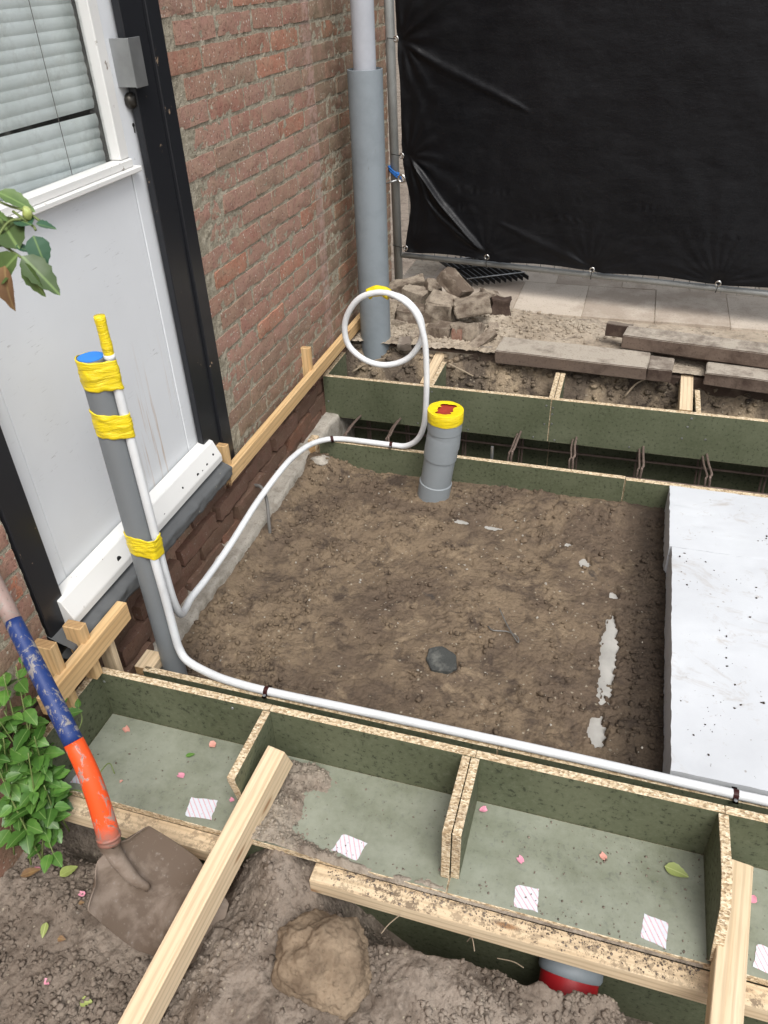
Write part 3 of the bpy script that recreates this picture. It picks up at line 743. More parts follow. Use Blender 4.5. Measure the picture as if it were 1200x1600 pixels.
beam('batten', (.033, 1.745, .066), (.033, 3.06, .066), .023, .047, M_WOODY, parent=bt)
beam('peg', (.011, 1.772, .05), (.011, 1.772, .160), .020, .045, M_WOODY, up=(1, 0, 0), parent=bt)
beam('peg', (.011, 2.462, .04), (.011, 2.462, .178), .020, .042, M_WOODY, up=(1, 0, 0), parent=bt)
beam('peg', (.046, 3.02, -.04), (.046, 3.02, .04), .012, .042, M_WOODY, up=(1, 0, 0), parent=bt)
sp = bmesh.new()
for i in range(14):
    y = 1.745+random.uniform(-.003, .003); x = .023+i*.0016; z = .0425
    a, b_, c_ = sp.verts.new((x, y+.001, z+.002)), sp.verts.new((x+.0016, y+.001, z+.002)), sp.verts.new((x+.0008, y-random.uniform(.0, .006), z-random.uniform(.003, .011)))
    sp.faces.new((a, b_, c_))
from_bm('splinters', sp, M_WOODY, bt)['kind'] = 'stuff'
bt2 = empty('wall_batten', 'short rough pine batten pegged below the door beside the plant', 'timber', (.075, 1.0, .08))
beam('batten', (.076, .815, .086), (.076, 1.118, .090), .026, .052, M_WOODY, parent=bt2)
beam('peg', (.050, .985, .0), (.050, .985, .158), .024, .046, M_WOODY, up=(1, 0, 0), parent=bt2)
beam('peg', (.050, .893, .0), (.050, .893, .188), .024, .048, M_WOODY, up=(1, 0, 0), parent=bt2)
beam('peg', (.055, 1.05, -.10), (.055, 1.05, .064), .016, .04, M_WOODD, up=(1, 0, 0), parent=bt2)

# ------------------------------------------------------------------ formwork boards
def board(name, x0, x1, y0, y1, z0, z1, thin, parent=None):
    """chipboard: faces across the thin axis green, all others raw edge"""
    b = box_bm(x0, x1, y0, y1, z0, z1, .0012)
    k = 'xyz'.index(thin)
    for f in b.faces:
        f.normal_update(); f.material_index = 0 if abs(f.normal[k]) > .9 else 1
    return from_bm(name, b, [M_BOARD, M_CHIP], parent)
def screws(lst, parent):
    for (x, y, z, ax) in lst:
        b = lathe_bm([(0, .001), (.0034, .0008), (.0038, 0), (.0038, -.002)], 10)
        o = from_bm('screw', b, M_STEEL, parent)
        rot = Matrix.Rotation(R(90), 4, 'X') if ax == 'y' else (Matrix.Rotation(R(90), 4, 'Y') if ax == 'x' else Matrix.Identity(4))
        o.data.transform(Matrix.Translation((x, y, z)) @ rot)
ff = empty('front_formwork_box', 'open green chipboard box formwork with dividers and stickers across the foreground', 'formwork', (.9, .9, -.15))
for (a, b_) in ((.060, .4905), (.4915, .9455), (.9465, 1.4195), (1.4205, 2.4)):
    board('upright_board', a, b_, .995, 1.013, -.160, 0, 'y', ff)
board('end_board', .042, .059, .775, 1.012, -.160, 0, 'x', ff)
for (a, b_) in ((.061, .937), (.938, 1.428), (1.429, 2.4)):
    board('shelf_board', a, b_, .780, .994, -.160, -.142, 'z', ff)
def gusset(x0, x1, poly, parent):
    b = prism_bm(poly, x0, x1, 'x', .001)
    for f in b.faces:
        f.normal_update(); f.material_index = 0 if abs(f.normal.x) > .9 else 1
    return from_bm('divider', b, [M_BOARD, M_CHIP], parent)
G = [(.9935, -.0005), (.816, -.0005), (.816, -.012), (.836, -.1405), (.9935, -.1405)]
gusset(.477, .4945, [(.9935, -.001), (.816, -.001), (.816, -.014), (.842, -.1405), (.9935, -.1405)], ff)
gusset(.9195, .9365, [(.9935, -.001), (.815, -.001), (.808, -.1405), (.9935, -.1405)], ff)
gusset(.9385, .9555, [(.9935, -.001), (.817, -.001), (.812, -.1405), (.9935, -.1405)], ff)
gusset(1.4085, 1.4265, [(.9935, -.001), (.868, -.001), (.822, -.022), (.775, -.120), (.786, -.1405), (.9935, -.1405)], ff)
lb = board('lower_board', .10, 2.4, .800, .818, -.60, -.162, 'y', ff)
screws([(.062+.006, .995, -.03, 'y')]+[(.4, .994, -.02, 'y')], ff)
# inner board pieces
fi = empty('inner_formwork_board', 'green chipboard strip under the white conduit between the box and the soil', 'formwork', (.9, 1.13, -.12))
for (a, b_) in ((.072, .975), (.976, 2.4)):
    board('board', a, b_, 1.120, 1.137, -.60, -.120, 'y', fi)
o = tag(beam('timber_offcut', (.068, 1.128, -.135), (.068, 1.19, -.135), .05, .03, M_WOOD), 'small pine offcut wedged behind the foot of the tall grey standpipe', 'timber')
ri = empty('rear_inner_formwork_board', 'low green chipboard strip at the far edge of the soil behind the pipe', 'formwork', (.9, 2.32, -.12))
for (a, b_, dz) in ((.095, 1.194, 0), (1.196, 2.4, -.004)):
    board('board', a, b_, 2.315, 2.333, -.60, -.120+dz, 'y', ri)
tag(beam('timber_offcut', (.072, 2.30, -.15), (.072, 2.34, -.15), .03, .07, M_WOODD, up=(0, 0, 1)), 'pine block in the far corner between footing and rear chipboard strip', 'timber')
rf = empty('rear_formwork_box', 'tall green chipboard box formwork along the far side of the trench', 'formwork', (.9, 2.61, -.1))
for (a, b_) in ((.014, .9045), (.9055, 2.4)):
    board('upright_board', a, b_, 2.600, 2.617, -.178, 0, 'y', rf)
board('end_board', .012, .029, 2.6175, 2.835, -.160, 0, 'x', rf)
board('shelf_board', .03, 2.4, 2.6175, 2.83, -.178, -.160, 'z', rf)
for x0 in (.440, .893, .9125, 1.402):
    y1 = 2.835 if x0 != 1.402 else 2.80
    b = box_bm(x0, x0+.0175, 2.6178, y1, -.1595, -.002, .001)
    for f in b.faces:
        f.normal_update(); f.material_index = 0 if abs(f.normal.x) > .9 else 1
    from_bm('divider', b, [M_BOARD, M_CHIP], rf)
board('lower_board', .06, .90, 2.76, 2.778, -.60, -.179, 'y', rf); board('lower_board', .901, 2.4, 2.76, 2.778, -.60, -.179, 'y', rf)
screws([(.03, 2.600, -.11, 'y'), (.40, 2.600, -.163, 'y'), (.455, 2.600, -.02, 'y'), (.888, 2.6, -.028, 'y'), (.912, 2.6, -.034, 'y'), (.912, 2.6, -.060, 'y'), (.887, 2.6, -.105, 'y'), (.914, 2.6, -.10, 'y'), (.85, 2.6, -.165, 'y'), (.93, 2.6, -.168, 'y'), (.60, 2.6, -.165, 'y'),
        (1.39, 2.6, -.018, 'y'), (1.383, 2.6, -.052, 'y'), (1.372, 2.6, -.10, 'y'), (1.45, 2.6, -.095, 'y'), (1.2, 2.6, -.16, 'y')], rf)
# rebar cage in the rear trench
rc = empty('rebar_cage', 'rusty reinforcement cage in the dark trench behind the soil', 'rebar', (.9, 2.5, -.3))
for (y, z) in ((2.55, -.26), (2.68, -.26), (2.45, -.50), (2.68, -.50)):
    from_bm('long_bar', tube_bm(catmull([(.08, y, z), (.8, y+.004, z-.005), (1.6, y-.003, z+.003), (2.4, y, z)], 6), .0045, 8), M_RUST, rc)
for i, x in enumerate((.16, .335, .56, .79, 1.017, 1.245, 1.475, 1.70, 1.93)):
    y0, y1, z0, z1 = 2.425, 2.70, -.53, -.115
    s = random.uniform(-.015, .015)
    z1 = -.138+random.uniform(-.008, .012)
    pts = [(x, y0, z0), (x+s*.3, y0, -.2), (x+s*.6, y0+.001, z1-.014), (x+s*.6, y0+.006, z1-.004), (x+s*.6+.004, y0+.018, z1), (x+s, y0+.10, z1-.006), (x+s, y1-.02, z1-.03), (x+s, y1, z1-.05), (x+.01, y1, z0)]
    from_bm('stirrup', tube_bm(catmull(pts, 4), .0042, 8), M_RUST, rc)
    from_bm('stirrup', tube_bm(catmull([(p[0]-.012, p[1]+.006, p[2]-.012) for p in pts], 4), .0036, 8), M_RUST, rc)
from_bm('bar_end', tube_bm([(.735, 2.36, -.22), (.735, 2.36, -.085)], .0055, 8), M_STEEL, rc)

# ------------------------------------------------------------------ foam sheets
def foam(label, x0, x1, y0, y1, z0, z1, seed):
    xs = np.linspace(x0, x1, 60); ys = np.linspace(y0, y1, 60)
    X, Y = np.meshgrid(xs, ys); Z = z1+.0022*fbm(X, Y, .18, 4, seed)+.001*fbm(X, Y, .02, 2, seed+1)-.003*sstep(.12, .3, fbm(X, Y, .13, 3, seed+5))
    top = grid_mesh('foam', xs, ys, np.stack([X, Y, Z], -1)); b = bmesh.new(); b.from_mesh(top)
    bd = [e for e in b.edges if len(e.link_faces) == 1]
    r = bmesh.ops.extrude_edge_only(b, edges=bd)
    for v in [g for g in r['geom'] if isinstance(g, bmesh.types.BMVert)]:
        v.co.z = z0
    for v in b.verts:      # nibbled outline
        if abs(v.co.x-x0) < 1e-5 or abs(v.co.y-y0) < 1e-5 or abs(v.co.y-y1) < 1e-5:
            q = mn.noise(v.co*45)*.0022; v.co.x += q; v.co.y += q
    bmesh.ops.recalc_face_normals(b, faces=b.faces[:])
    o = from_bm('foam_board', b, M_FOAM, None, True, 40); return tag(o, label, 'insulation board')
foam('large white foam insulation sheet, nearer of the two laid beside the soil', 1.343, 2.4, 1.160, 1.9655, -.225, -.1155, 3)
foam('white foam insulation sheet butted against the rear chipboard strip', 1.336, 2.4, 1.9665, 2.302, -.225, -.1155, 9)
fb = from_bm('soil_under_foam', box_bm(1.40, 2.4, 1.138, 2.314, -.6, -.236, 0), M_SOIL); tag(fb, kind='structure')

# ------------------------------------------------------------------ pipes
def pipe_axis(name, p0, d, parts, label, cat, group=None):
    """parts: (name, profile [(r,t)...], material); profile runs along axis d from p0"""
    t = empty(name, label, cat, p0, group)
    q = Vector(d).normalized().to_track_quat('Z', 'Y').to_matrix().to_4x4(); M = Matrix.Translation(p0) @ q
    for nm, prof, mt in parts:
        b = lathe_bm(prof, 48); me_o = from_bm(nm, b, mt, t, True, 35); me_o.data.transform(M)
    return t
dp = pipe_axis('downpipe', (.125, 2.952, -.06), (.0, .0, 1), [
    ('sleeve', [(.060, -.02), (.0625, 0), (.0625, 1.077), (.0600, 1.078), (.0600, .8)], M_PVCD),
    ('inner_pipe', [(.040, .7), (.040, 2.4)], M_PVCL)], 'grey downpipe with a wider protective sleeve at the corner of the brick wall', 'downpipe')
sp_ = pipe_axis('standpipe', (.117, 1.186, -.24), (0, 0, 1), [
    ('pipe', [(.027, 0), (.028, 0), (.028, .946), (.0252, .946)], M_STAND),
    ('plug', [(.0, .9475), (.0248, .9475), (.0248, .92)], M_BLUE)], 'tall dark grey standpipe with blue plug and yellow tape in front of the door', 'pipe')
def hull2(P):
    P = sorted(set(P))
    def half(Q):
        h = []
        for p in Q:
            while len(h) > 1 and (h[-1][0]-h[-2][0])*(p[1]-h[-2][1])-(h[-1][1]-h[-2][1])*(p[0]-h[-2][0]) <= 0: h.pop()
            h.append(p)
        return h[:-1]
    return half(P)+half(P[::-1])
def tape_band(parent, circles, z0, z1, amp, seed, tilt=.0):
    """wrinkled tape wound round one or more upright tubes: hull of their circles"""
    pts = [(x+(r+.0012)*math.cos(2*math.pi*k/60), y+(r+.0012)*math.sin(2*math.pi*k/60)) for x, y, r in circles for k in range(60)]
    H_ = hull2([(round(a, 6), round(b, 6)) for a, b in pts]); H_.append(H_[0])
    cum = [0]
    for a, b in zip(H_, H_[1:]): cum.append(cum[-1]+math.dist(a, b))
    ns, nz = 96, 22; loop = []
    for k in range(ns):
        t = cum[-1]*k/ns; i = max(j for j in range(len(cum)) if cum[j] <= t+1e-12); i = min(i, len(H_)-2)
        f = (t-cum[i])/(cum[i+1]-cum[i]); loop.append((H_[i][0]+(H_[i+1][0]-H_[i][0])*f, H_[i][1]+(H_[i+1][1]-H_[i][1])*f))
    cx = sum(p[0] for p in loop)/ns; cy = sum(p[1] for p in loop)/ns
    bm = bmesh.new(); V = []
    for j in range(nz):
        t = j/(nz-1); row = []
        for k in range(ns):
            x, y = loop[k]; d = Vector((x-cx, y-cy)).normalized(); a = 2*math.pi*k/ns
            w = mn.noise(Vector((math.cos(a)*1.3, math.sin(a)*1.3, t*4.5+seed+1.1*math.cos(a+seed))))
            e = amp*max(0, w)*1.4+.0012*(1 if int(t*3+.4*math.cos(a)) % 2 else 0)
            z = z0+(z1-z0)*t+tilt*math.cos(a-.6)+.0035*mn.noise(Vector((math.cos(a)*2, math.sin(a)*2, seed+9*(t > .5))))
            row.append(bm.verts.new((x+d.x*e, y+d.y*e, z)))
        V.append(row)
    for j in range(nz-1):
        for k in range(ns): bm.faces.new((V[j][k], V[j][(k+1) % ns], V[j+1][(k+1) % ns], V[j+1][k]))
    for row in (V[0], V[-1]):
        inn = [bm.verts.new((cx+(v.co.x-cx)*.93, cy+(v.co.y-cy)*.93, v.co.z)) for v in row]
        for k in range(ns): bm.faces.new((row[k], row[(k+1) % ns], inn[(k+1) % ns], inn[k]))
    bmesh.ops.recalc_face_normals(bm, faces=bm.faces[:])
    return from_bm('tape_band', bm, M_TAPE, parent, True)
HX, HY = .1535, 1.196       # conduit strapped to the standpipe
SPC = (.117, 1.186, .028); HOC = (HX, HY, .0102)
tape_band(sp_, [SPC, HOC], .642, .704, .0022, 1, .004)
tape_band(sp_, [SPC, HOC], .534, .588, .003, 4, .008)
tape_band(sp_, [SPC, HOC, (.153, 1.172, .0105)], .224, .276, .003, 8, .008)

rp = empty('drain_pipe', 'grey drain pipe with yellow taped cap rising from the soil', 'pipe', (.555, 2.19, -.24))
ax0 = Vector((.555, 2.200, -.26)); ax1 = Vector((.5965, 2.203, .035)); d1 = (ax1-ax0).normalized()
q = d1.to_track_quat('Z', 'Y').to_matrix().to_4x4(); Mx = Matrix.Translation(ax0) @ q
for nm, prof in (('pipe', [(.053, 0), (.053, .30)]), ('lower_collar', [(.0565, -.02), (.0565, .105), (.053, .107)]), ('upper_collar', [(.053, .208), (.0565, .209), (.0565, .290), (.0545, .300)])):
    o = from_bm(nm, lathe_bm(prof, 48), M_PVC, rp, True, 35); o.data.transform(Mx)
ax2 = Vector((.6010, 2.203, .128)); ax1b = ax1-Vector((0, 0, .02)); d2 = (ax2-ax1b).normalized(); q2 = d2.to_track_quat('Z', 'Y').to_matrix().to_4x4(); M2 = Matrix.Translation(ax1b) @ q2
LL = (ax2-ax1b).length
o = from_bm('socket', lathe_bm([(.053, -.03), (.0550, .0), (.0550, .034), (.0570, .036), (.0570, LL-.012)], 48), M_PVC, rp, True, 35); o.data.transform(M2)
# taped rim with a torn opening showing the red cap
b = bmesh.new(); ns = 64; rows = []
for (rr, zz) in ((.0585, LL-.040), (.0600, LL-.022), (.0592, LL-.004), (.0585, LL-.001), (.052, LL), (.045, LL-.001), (.036, LL-.002)):
    row = []
    for k in range(ns):
        a = 2*math.pi*k/ns
        r_ = rr+.0012*mn.noise(Vector((math.cos(a)*3, math.sin(a)*3, zz*60)))
        if rr == .036: r_ = .033*(1+.42*mn.noise(Vector((math.cos(a)*1.7+3, math.sin(a)*1.7, 1.0))))*(1.15 if abs(math.cos(a)) > .7 else .72)
        row.append(b.verts.new((r_*math.cos(a), r_*math.sin(a), zz+(.001*mn.noise(Vector((k*.5, zz*50, 0)))))))
    rows.append(row)
for A_, B_ in zip(rows, rows[1:]):
    for k in range(ns): b.faces.new((A_[k], A_[(k+1) % ns], B_[(k+1) % ns], B_[k]))
o = from_bm('yellow_tape', b, M_TAPE, rp, True, 50); o.data.transform(M2)
o = from_bm('red_cap', lathe_bm([(.053, LL-.008), (0, LL-.011)], 32), M_TAPEI, rp); o.data.transform(M2)

pts = [(x, y, -.2935) for x, y in PIPE_PATH]
M_PVCM = m_pvc('muddy_pale_pvc', (.42, .41, .38), .5, .6)
bp_ = from_bm('buried_pipe', tube_bm(catmull(pts, 6), .062, 40), M_PVCM, None, True); tag(bp_, 'grey pipe mostly buried in the soil, bare in pale patches', 'pipe')

cp_ = pipe_axis('capped_pipe', (1.190, .826, -.288), (-.02, -.80, -.50), [
    ('pipe', [(.052, -.02), (.052, .05)], M_PVCD), ('socket', [(.054, -.02), (.0595, -.012), (.0595, .030), (.0625, .036), (.0625, .050), (.0595, .056)], M_PVCD),
    ('red_cap', [(.0565, .05), (.0565, .085), (.054, .088), (0, .088)], M_RED)], 'short grey pipe with red cap under the front shelf above the pit', 'pipe')

# ------------------------------------------------------------------ white conduits
HR = .0100
hose_pts = [(.1535, 1.196, .735), (.1535, 1.196, .58), (.1535, 1.196, .3), (.152, 1.200, .12), (.148, 1.212, .035), (.133, 1.245, -.025), (.112, 1.295, -.055), (.094, 1.355, -.072), (.086, 1.46, -.086), (.086, 1.61, -.080), (.086, 1.80, -.060), (.088, 2.006, -.056),
            (.092, 2.12, -.066), (.104, 2.22, -.083), (.135, 2.295, -.101), (.185, 2.322, -.107), (.27, 2.324, -.107), (.374, 2.324, -.107), (.43, 2.322, -.102), (.475, 2.315, -.065), (.501, 2.305, .0), (.510, 2.30, .09), (.512, 2.30, .22), (.503, 2.30, .33), (.470, 2.305, .41), (.41, 2.31, .452),
            (.345, 2.315, .458), (.275, 2.32, .425), (.225, 2.33, .345), (.228, 2.335, .262), (.285, 2.34, .208), (.36, 2.345, .195), (.437, 2.345, .228), (.483, 2.345, .30), (.478, 2.345, .375), (.43, 2.34, .432), (.370, 2.335, .449), (.330, 2.333, .448)]
hs_ = empty('white_conduit', 'white conduit strapped to the standpipe, running along the wall and coiled over the trench', 'conduit', (.15, 1.2, -.05))
from_bm('tube', tube_bm(catmull(hose_pts, 10), HR, 16), M_HOSE, hs_, True)
tb = tube_bm(catmull([(.385, 2.318, .452), (.365, 2.322, .458), (.345, 2.325, .458), (.325, 2.326, .454), (.312, 2.326, .447)], 4), [.0140+.0008*math.sin(i*.9) for i in range(17)], 16)
for v in tb.verts: v.co.z = .452+(v.co.z-.452)*1.25
from_bm('yellow_tape', tb, M_TAPE, hs_, True)
tb = tube_bm([(.1535, 1.196, .700+.006*i) for i in range(16)], [.0103+.0022*abs(mn.noise(Vector((i*.9, 0, 3)))) for i in range(16)], 16)
from_bm('yellow_tape', tb, M_TAPE, hs_, True)
from_bm('end_cap', tube_bm([(.1535, 1.196, .70), (.1535, 1.196, .712)], .0112, 16), M_HOSE, hs_, True)
h2 = [(.153, 1.172, .262), (.154, 1.172, .22), (.156, 1.172, .1), (.156, 1.172, -.02), (.160, 1.170, -.07), (.185, 1.160, -.098), (.26, 1.143, -.107), (.33, 1.134, -.108), (.43, 1.130, -.108), (.63, 1.1305, -.107), (.86, 1.1315, -.107), (1.14, 1.131, -.107), (1.47, 1.127, -.107), (1.9, 1.128, -.107), (2.4, 1.128, -.107)]
hs2 = empty('white_conduit', 'white conduit lying along the front chipboard strip out of the frame', 'conduit', (.6, 1.13, -.1))
from_bm('tube', tube_bm(catmull(h2, 12), HR*1.04, 16), M_HOSE, hs2, True)
def saddle(parent, x, y, z, rot=0):
    b = bmesh.new(); prof = []
    r = HR*1.1
    for k in range(13):
        a = math.pi*k/12; prof.append((-r*math.cos(a), r*math.sin(a)))
    prof = [(-r-.010, -r*.3)]+[(-r, -r*.3)]+prof+[(r, -r*.3)]+[(r+.010, -r*.3)]
    w = .0055; A_ = [b.verts.new((-w, p[0], p[1])) for p in prof]; B_ = [b.verts.new((w, p[0], p[1])) for p in prof]
    for i in range(len(prof)-1): b.faces.new((A_[i], A_[i+1], B_[i+1], B_[i]))
    bmesh.ops.solidify(b, geom=b.faces[:], thickness=.0022)
    o = from_bm('pipe_clip', b, M_CLIP, parent); o.data.transform(Matrix.Translation((x, y, z)) @ Matrix.Rotation(rot, 4, 'Z'))
    s = lathe_bm([(0, .002), (.004, .0015), (.0042, 0)], 10); s_o = from_bm('clip_screw', s, M_STEEL, o); s_o.matrix_parent_inverse = Matrix.Identity(4)
    s_o.data.transform(Matrix.Translation((x, y-r-.004, z-r*.05)))
saddle(hs_, .150, 2.308, -.104, R(32)); saddle(hs_, .374, 2.324, -.107)
saddle(hs2, .412, 1.130, -.107); saddle(hs2, 1.468, 1.127, -.107)
cab = from_bm('grey_cable', tube_bm(catmull([(-.01, 1.93, -.10), (.012, 1.93, -.088), (.055, 1.905, -.075), (.085, 1.87, -.10), (.095, 1.845, -.16), (.095, 1.84, -.24)], 8), .0055, 10), M_CABLE, None, True)
tag(cab, 'short grey cable looping out of the bricks over the white conduit', 'cable')

# ------------------------------------------------------------------ fence and tarp
FD = Vector((1, -.135, 0)).normalized(); FN = Vector((-.135, -1, 0)).normalized()   # along fence, towards camera
F0 = Vector((.032, 3.632, 0))
def FP(u, z, off=0.0): return F0+FD*u+FN*off+Vector((0, 0, z))
fence = empty('construction_fence', 'galvanised mesh construction fence carrying the black tarp', 'fence', tuple(FP(0, .03)))
from_bm('post', tube_bm([FP(0, .01), FP(-.030, 2.1)], .0205, 20), M_POLE, fence, True)
from_bm('post', tube_bm([FP(3.4, .02), FP(3.4, 2.1)], .0205, 20), M_POLE, fence, True)
from_bm('bottom_rail', tube_bm([FP(.02, .163), FP(3.4, .163)], .013, 14), M_POLE, fence, True)
from_bm('top_rail', tube_bm([FP(.02, 2.0), FP(3.4, 2.0)], .016, 14), M_POLE, fence, True)
wm = bmesh.new()
for i in range(52):
    tube_bm([FP(.06+i*.064, .145, .0), FP(.06+i*.064, 2.01, .0)], .0018, 5, True, wm)
for z in (.5, 1.0, 1.5): tube_bm([FP(.02, z), FP(3.4, z)], .0018, 5, True, wm)
from_bm('mesh_wires', wm, M_POLE, fence)['kind'] = 'stuff'
tarp = empty('privacy_tarp', 'black tarpaulin tied with metal eyelets to the construction fence', 'tarp', tuple(FP(1, .2)))
EY = [(.018, 1.054), (.034, .608), (.045, .203), (.449, .200), (.929, .191), (1.447, .189), (1.95, .19), (.018, 1.52)]
us = np.arange(.0, 2.4, .006); vs = np.arange(.183, 1.8, .006); U, V_ = np.meshgrid(us, vs)
D = .024+.012*fbm(U, V_, .5, 3, 101)+.003*fbm(U, V_, .12, 3, 102)
for i, (eu, ev) in enumerate(EY):
    dx = U-eu; dz = V_-ev; rr = np.sqrt(dx*dx+dz*dz)+1e-4; th = np.arctan2(dz, dx)
    D = D+(.0045 if i in (0, 1) else .0012)*np.sin(th*(13+i*2)+i+4.5*fbm(U, V_, .25, 3, 110+i))*sstep(.02, .10, rr)*np.exp(-rr/.22)
    D = D-.010*np.exp(-(rr/.03)**2)
# taut crease between two eyelets
def crease(u0, v0, u1, v1, w, a):
    L = math.hypot(u1-u0, v1-v0); tx, tz = (u1-u0)/L, (v1-v0)/L
    s = (U-u0)*tx+(V_-v0)*tz; n_ = -(U-u0)*tz+(V_-v0)*tx
    k = np.clip(s/L, 0, 1); ww = w*(.25+1.2*k*(1-k)*2)
    return a*np.exp(-(n_/ww)**2)*sstep(-.02, .05, s)*sstep(L+.01, L-.06, s)
D = D+crease(.040, .600, .445, .215, .012, .028)+crease(.10, .44, .445, .205, .010, .006)+crease(.03, 1.04, .62, .80, .02, .007)+crease(.02, 1.06, .5, 1.35, .02, .006)+crease(.5, .36, .92, .2, .02, .005)
for k_, (h_, a_) in enumerate(((.50, .0035), (.42, .003))):
    D = D+a_*.6*sstep(-.1, .25, fbm(U, V_, .25, 3, 135+k_))*np.sin(U*135+16*fbm(U, V_, .12, 2, 130+k_))*np.exp(-((V_-h_+.03*U)/.012)**2)*sstep(.1, .3, U)
sag = .010*np.sin(np.clip((U-.045)/.40, 0, 1)*np.pi)
edge = sstep(.26, .183, V_); Vz = V_+edge*(.012*np.abs(np.sin((U-.045)*np.pi/.47)) + .0)
Up = U+(.035*np.exp(-((V_-.40)/.14)**2)+.012*np.exp(-((V_-.83)/.2)**2)+.022+.02*sstep(1.1, .2, V_))*sstep(.25, .0, U)
P = np.stack([F0.x+FD.x*Up+FN.x*D, F0.y+FD.y*Up+FN.y*D, Vz], -1)
o = link('sheet', grid_mesh('sheet', us, vs, P), tarp, M_TARP)
for i, (eu, ev) in enumerate(EY):
    p = FP(eu+.006, ev+.004, .030)
    b = bmesh.new(); N1, N2 = 20, 8
    vv = [[b.verts.new(p+(.0095+.0035*math.cos(2*math.pi*j/N2))*(math.cos(2*math.pi*k/N1)*FD+math.sin(2*math.pi*k/N1)*Vector((0, 0, 1)))+FN*(.002*math.sin(2*math.pi*j/N2))) for j in range(N2)] for k in range(N1)]
    for k in range(N1):
        for j in range(N2): b.faces.new((vv[k][j], vv[(k+1) % N1][j], vv[(k+1) % N1][(j+1) % N2], vv[k][(j+1) % N2]))
    from_bm('eyelet', b, M_EYE, tarp, True)
    if eu < .06: pts = [p+FN*.003, p+FD*-.03+FN*.004+Vector((0, 0, .004)), FP(-.022, ev+.006, .012), FP(-.022, ev+.005, -.01)]
    else: pts = [p+FN*.004, p+Vector((0, 0, -.018))+FN*.006, FP(eu+.002, .150, .016), FP(eu, .145, -.01)]
    from_bm('cable_tie', tube_bm(catmull(pts, 4), .0016, 6), M_BLACK, tarp)
# ring bolt with blue rope
rb = empty('ring_bolt', 'long steel ring bolt tied with blue rope between downpipe and fence post', 'bolt', (0, 3.6, .5))
p0 = Vector((-.005, 3.40, .50)); p1 = FP(.035, .515, .05)
from_bm('shank', tube_bm([(-.01, 3.575, .497), p1+Vector((-.012, 0, -.002))], .0042, 10), M_STEEL, rb, True)
b = bmesh.new(); pc = p1+FD*.012+Vector((0, 0, .006)); vv = [[b.verts.new(pc+(.0155+.0048*math.cos(2*math.pi*j/8))*(math.cos(2*math.pi*k/24)*FD+math.sin(2*math.pi*k/24)*Vector((0, 0, 1)))+FN*(.0048*math.sin(2*math.pi*j/8))) for j in range(8)] for k in range(24)]
for k in range(24):
    for j in range(8): b.faces.new((vv[k][j], vv[(k+1) % 24][j], vv[(k+1) % 24][(j+1) % 8], vv[k][(j+1) % 8]))
from_bm('ring', b, M_EYE, rb, True)
b = bmesh.new(); rr_ = random.Random(5)
for k in range(5):
    c = FP(-.004+.003*k, .545-.004*k, .022); pts = []
    for a in range(9):
        an = 2*math.pi*a/8; pts.append(c+FD*(.026*math.cos(an))+FN*(.012*math.sin(an))+Vector((0, 0, rr_.uniform(-.008, .008)-.014*math.cos(an))))
    tube_bm(catmull(pts, 3), .0032, 6, True, b)
from_bm('blue_rope', b, M_ROPE, rb, True)

# ------------------------------------------------------------------ drain grate behind the rubble
gr = empty('metal_grate', 'black bar grate lying on the paving partly under the tarp', 'grate', (.4, 3.75, .05))
g0_, gu, gv = Vector((.405, 3.60, .052)), Vector((.245, .145, 0)), Vector((-.24, .33, 0))
for i in range(11):
    a = g0_+gu*(i/10)
    beam('bar', a, a+gv, .005, .02, M_GRATE, parent=gr, bev=.0008, endmat=M_GRATE)
for k in (.12, .5, .88):
    a = g0_+gv*k; o = from_bm('cross_rod', tube_bm([a-gu*.02+Vector((0, 0, .012)), a+gu*1.02+Vector((0, 0, .012))], .0035, 8), M_STEEL if k != .5 else M_GRATE, gr, True)

# ------------------------------------------------------------------ kerbs and slabs at the rear edge
def stone(name, L, W_, H_, seed, amp, mats, n=(10, 5, 4), parent=None):
    b = bmesh.new(); bmesh.ops.create_cube(b, size=1)
    bmesh.ops.subdivide_edges(b, edges=b.edges[:], cuts=3, use_grid_fill=True)
    for v in b.verts:
        v.co = Vector((v.co.x*L, v.co.y*W_, v.co.z*H_)); v.co += Vector(mn.noise_vector(v.co*18+Vector((seed*5.1, seed, 0))))*amp
        v.co += Vector(mn.noise_vector(v.co*60+Vector((seed*2.1, 0, seed))))*amp*.4
    bmesh.ops.bevel(b, geom=[e for e in b.edges if len(e.link_faces) == 2 and e.calc_face_angle() > .9], offset=min(L, W_, H_)*.06, segments=2, affect='EDGES')
    for f in b.faces:
        f.normal_update(); f.material_index = 1 if (len(mats) > 1 and f.normal.z > .7) else 0
    me = bpy.data.meshes.new(name); b.to_mesh(me); b.free()
    for mm in mats: me.materials.append(mm)
    for p in me.polygons: p.use_smooth = True
    me.set_sharp_from_angle(angle=R(38))
    o = bpy.data.objects.new(name, me); COL.objects.link(o); return o
def put(o, loc, rz=0, rx=0, ry=0): o.location = loc; o.rotation_euler = (R(rx), R(ry), R(rz)); return o
KM = [M_KERB, M_KERBT]
tag(put(stone('kerb_stone', .580, .150, .052, 1, .004, KM), (.941, 2.926, .024), -3.6), 'sandy topped kerb slab lying between the rubble pile and the small block', 'kerb stone')
tag(put(stone('kerb_stone', .60, .105, .055, 2, .004, KM), (1.424, 2.995, .083), -8.2), 'dark brown kerb stone lying on top of the slabs below the tarp', 'kerb stone')
tag(put(stone('kerb_stone', .088, .12, .05, 3, .003, KM), (1.274, 2.89, .026), -4), 'small dark stone block between two kerb slabs', 'stone block')
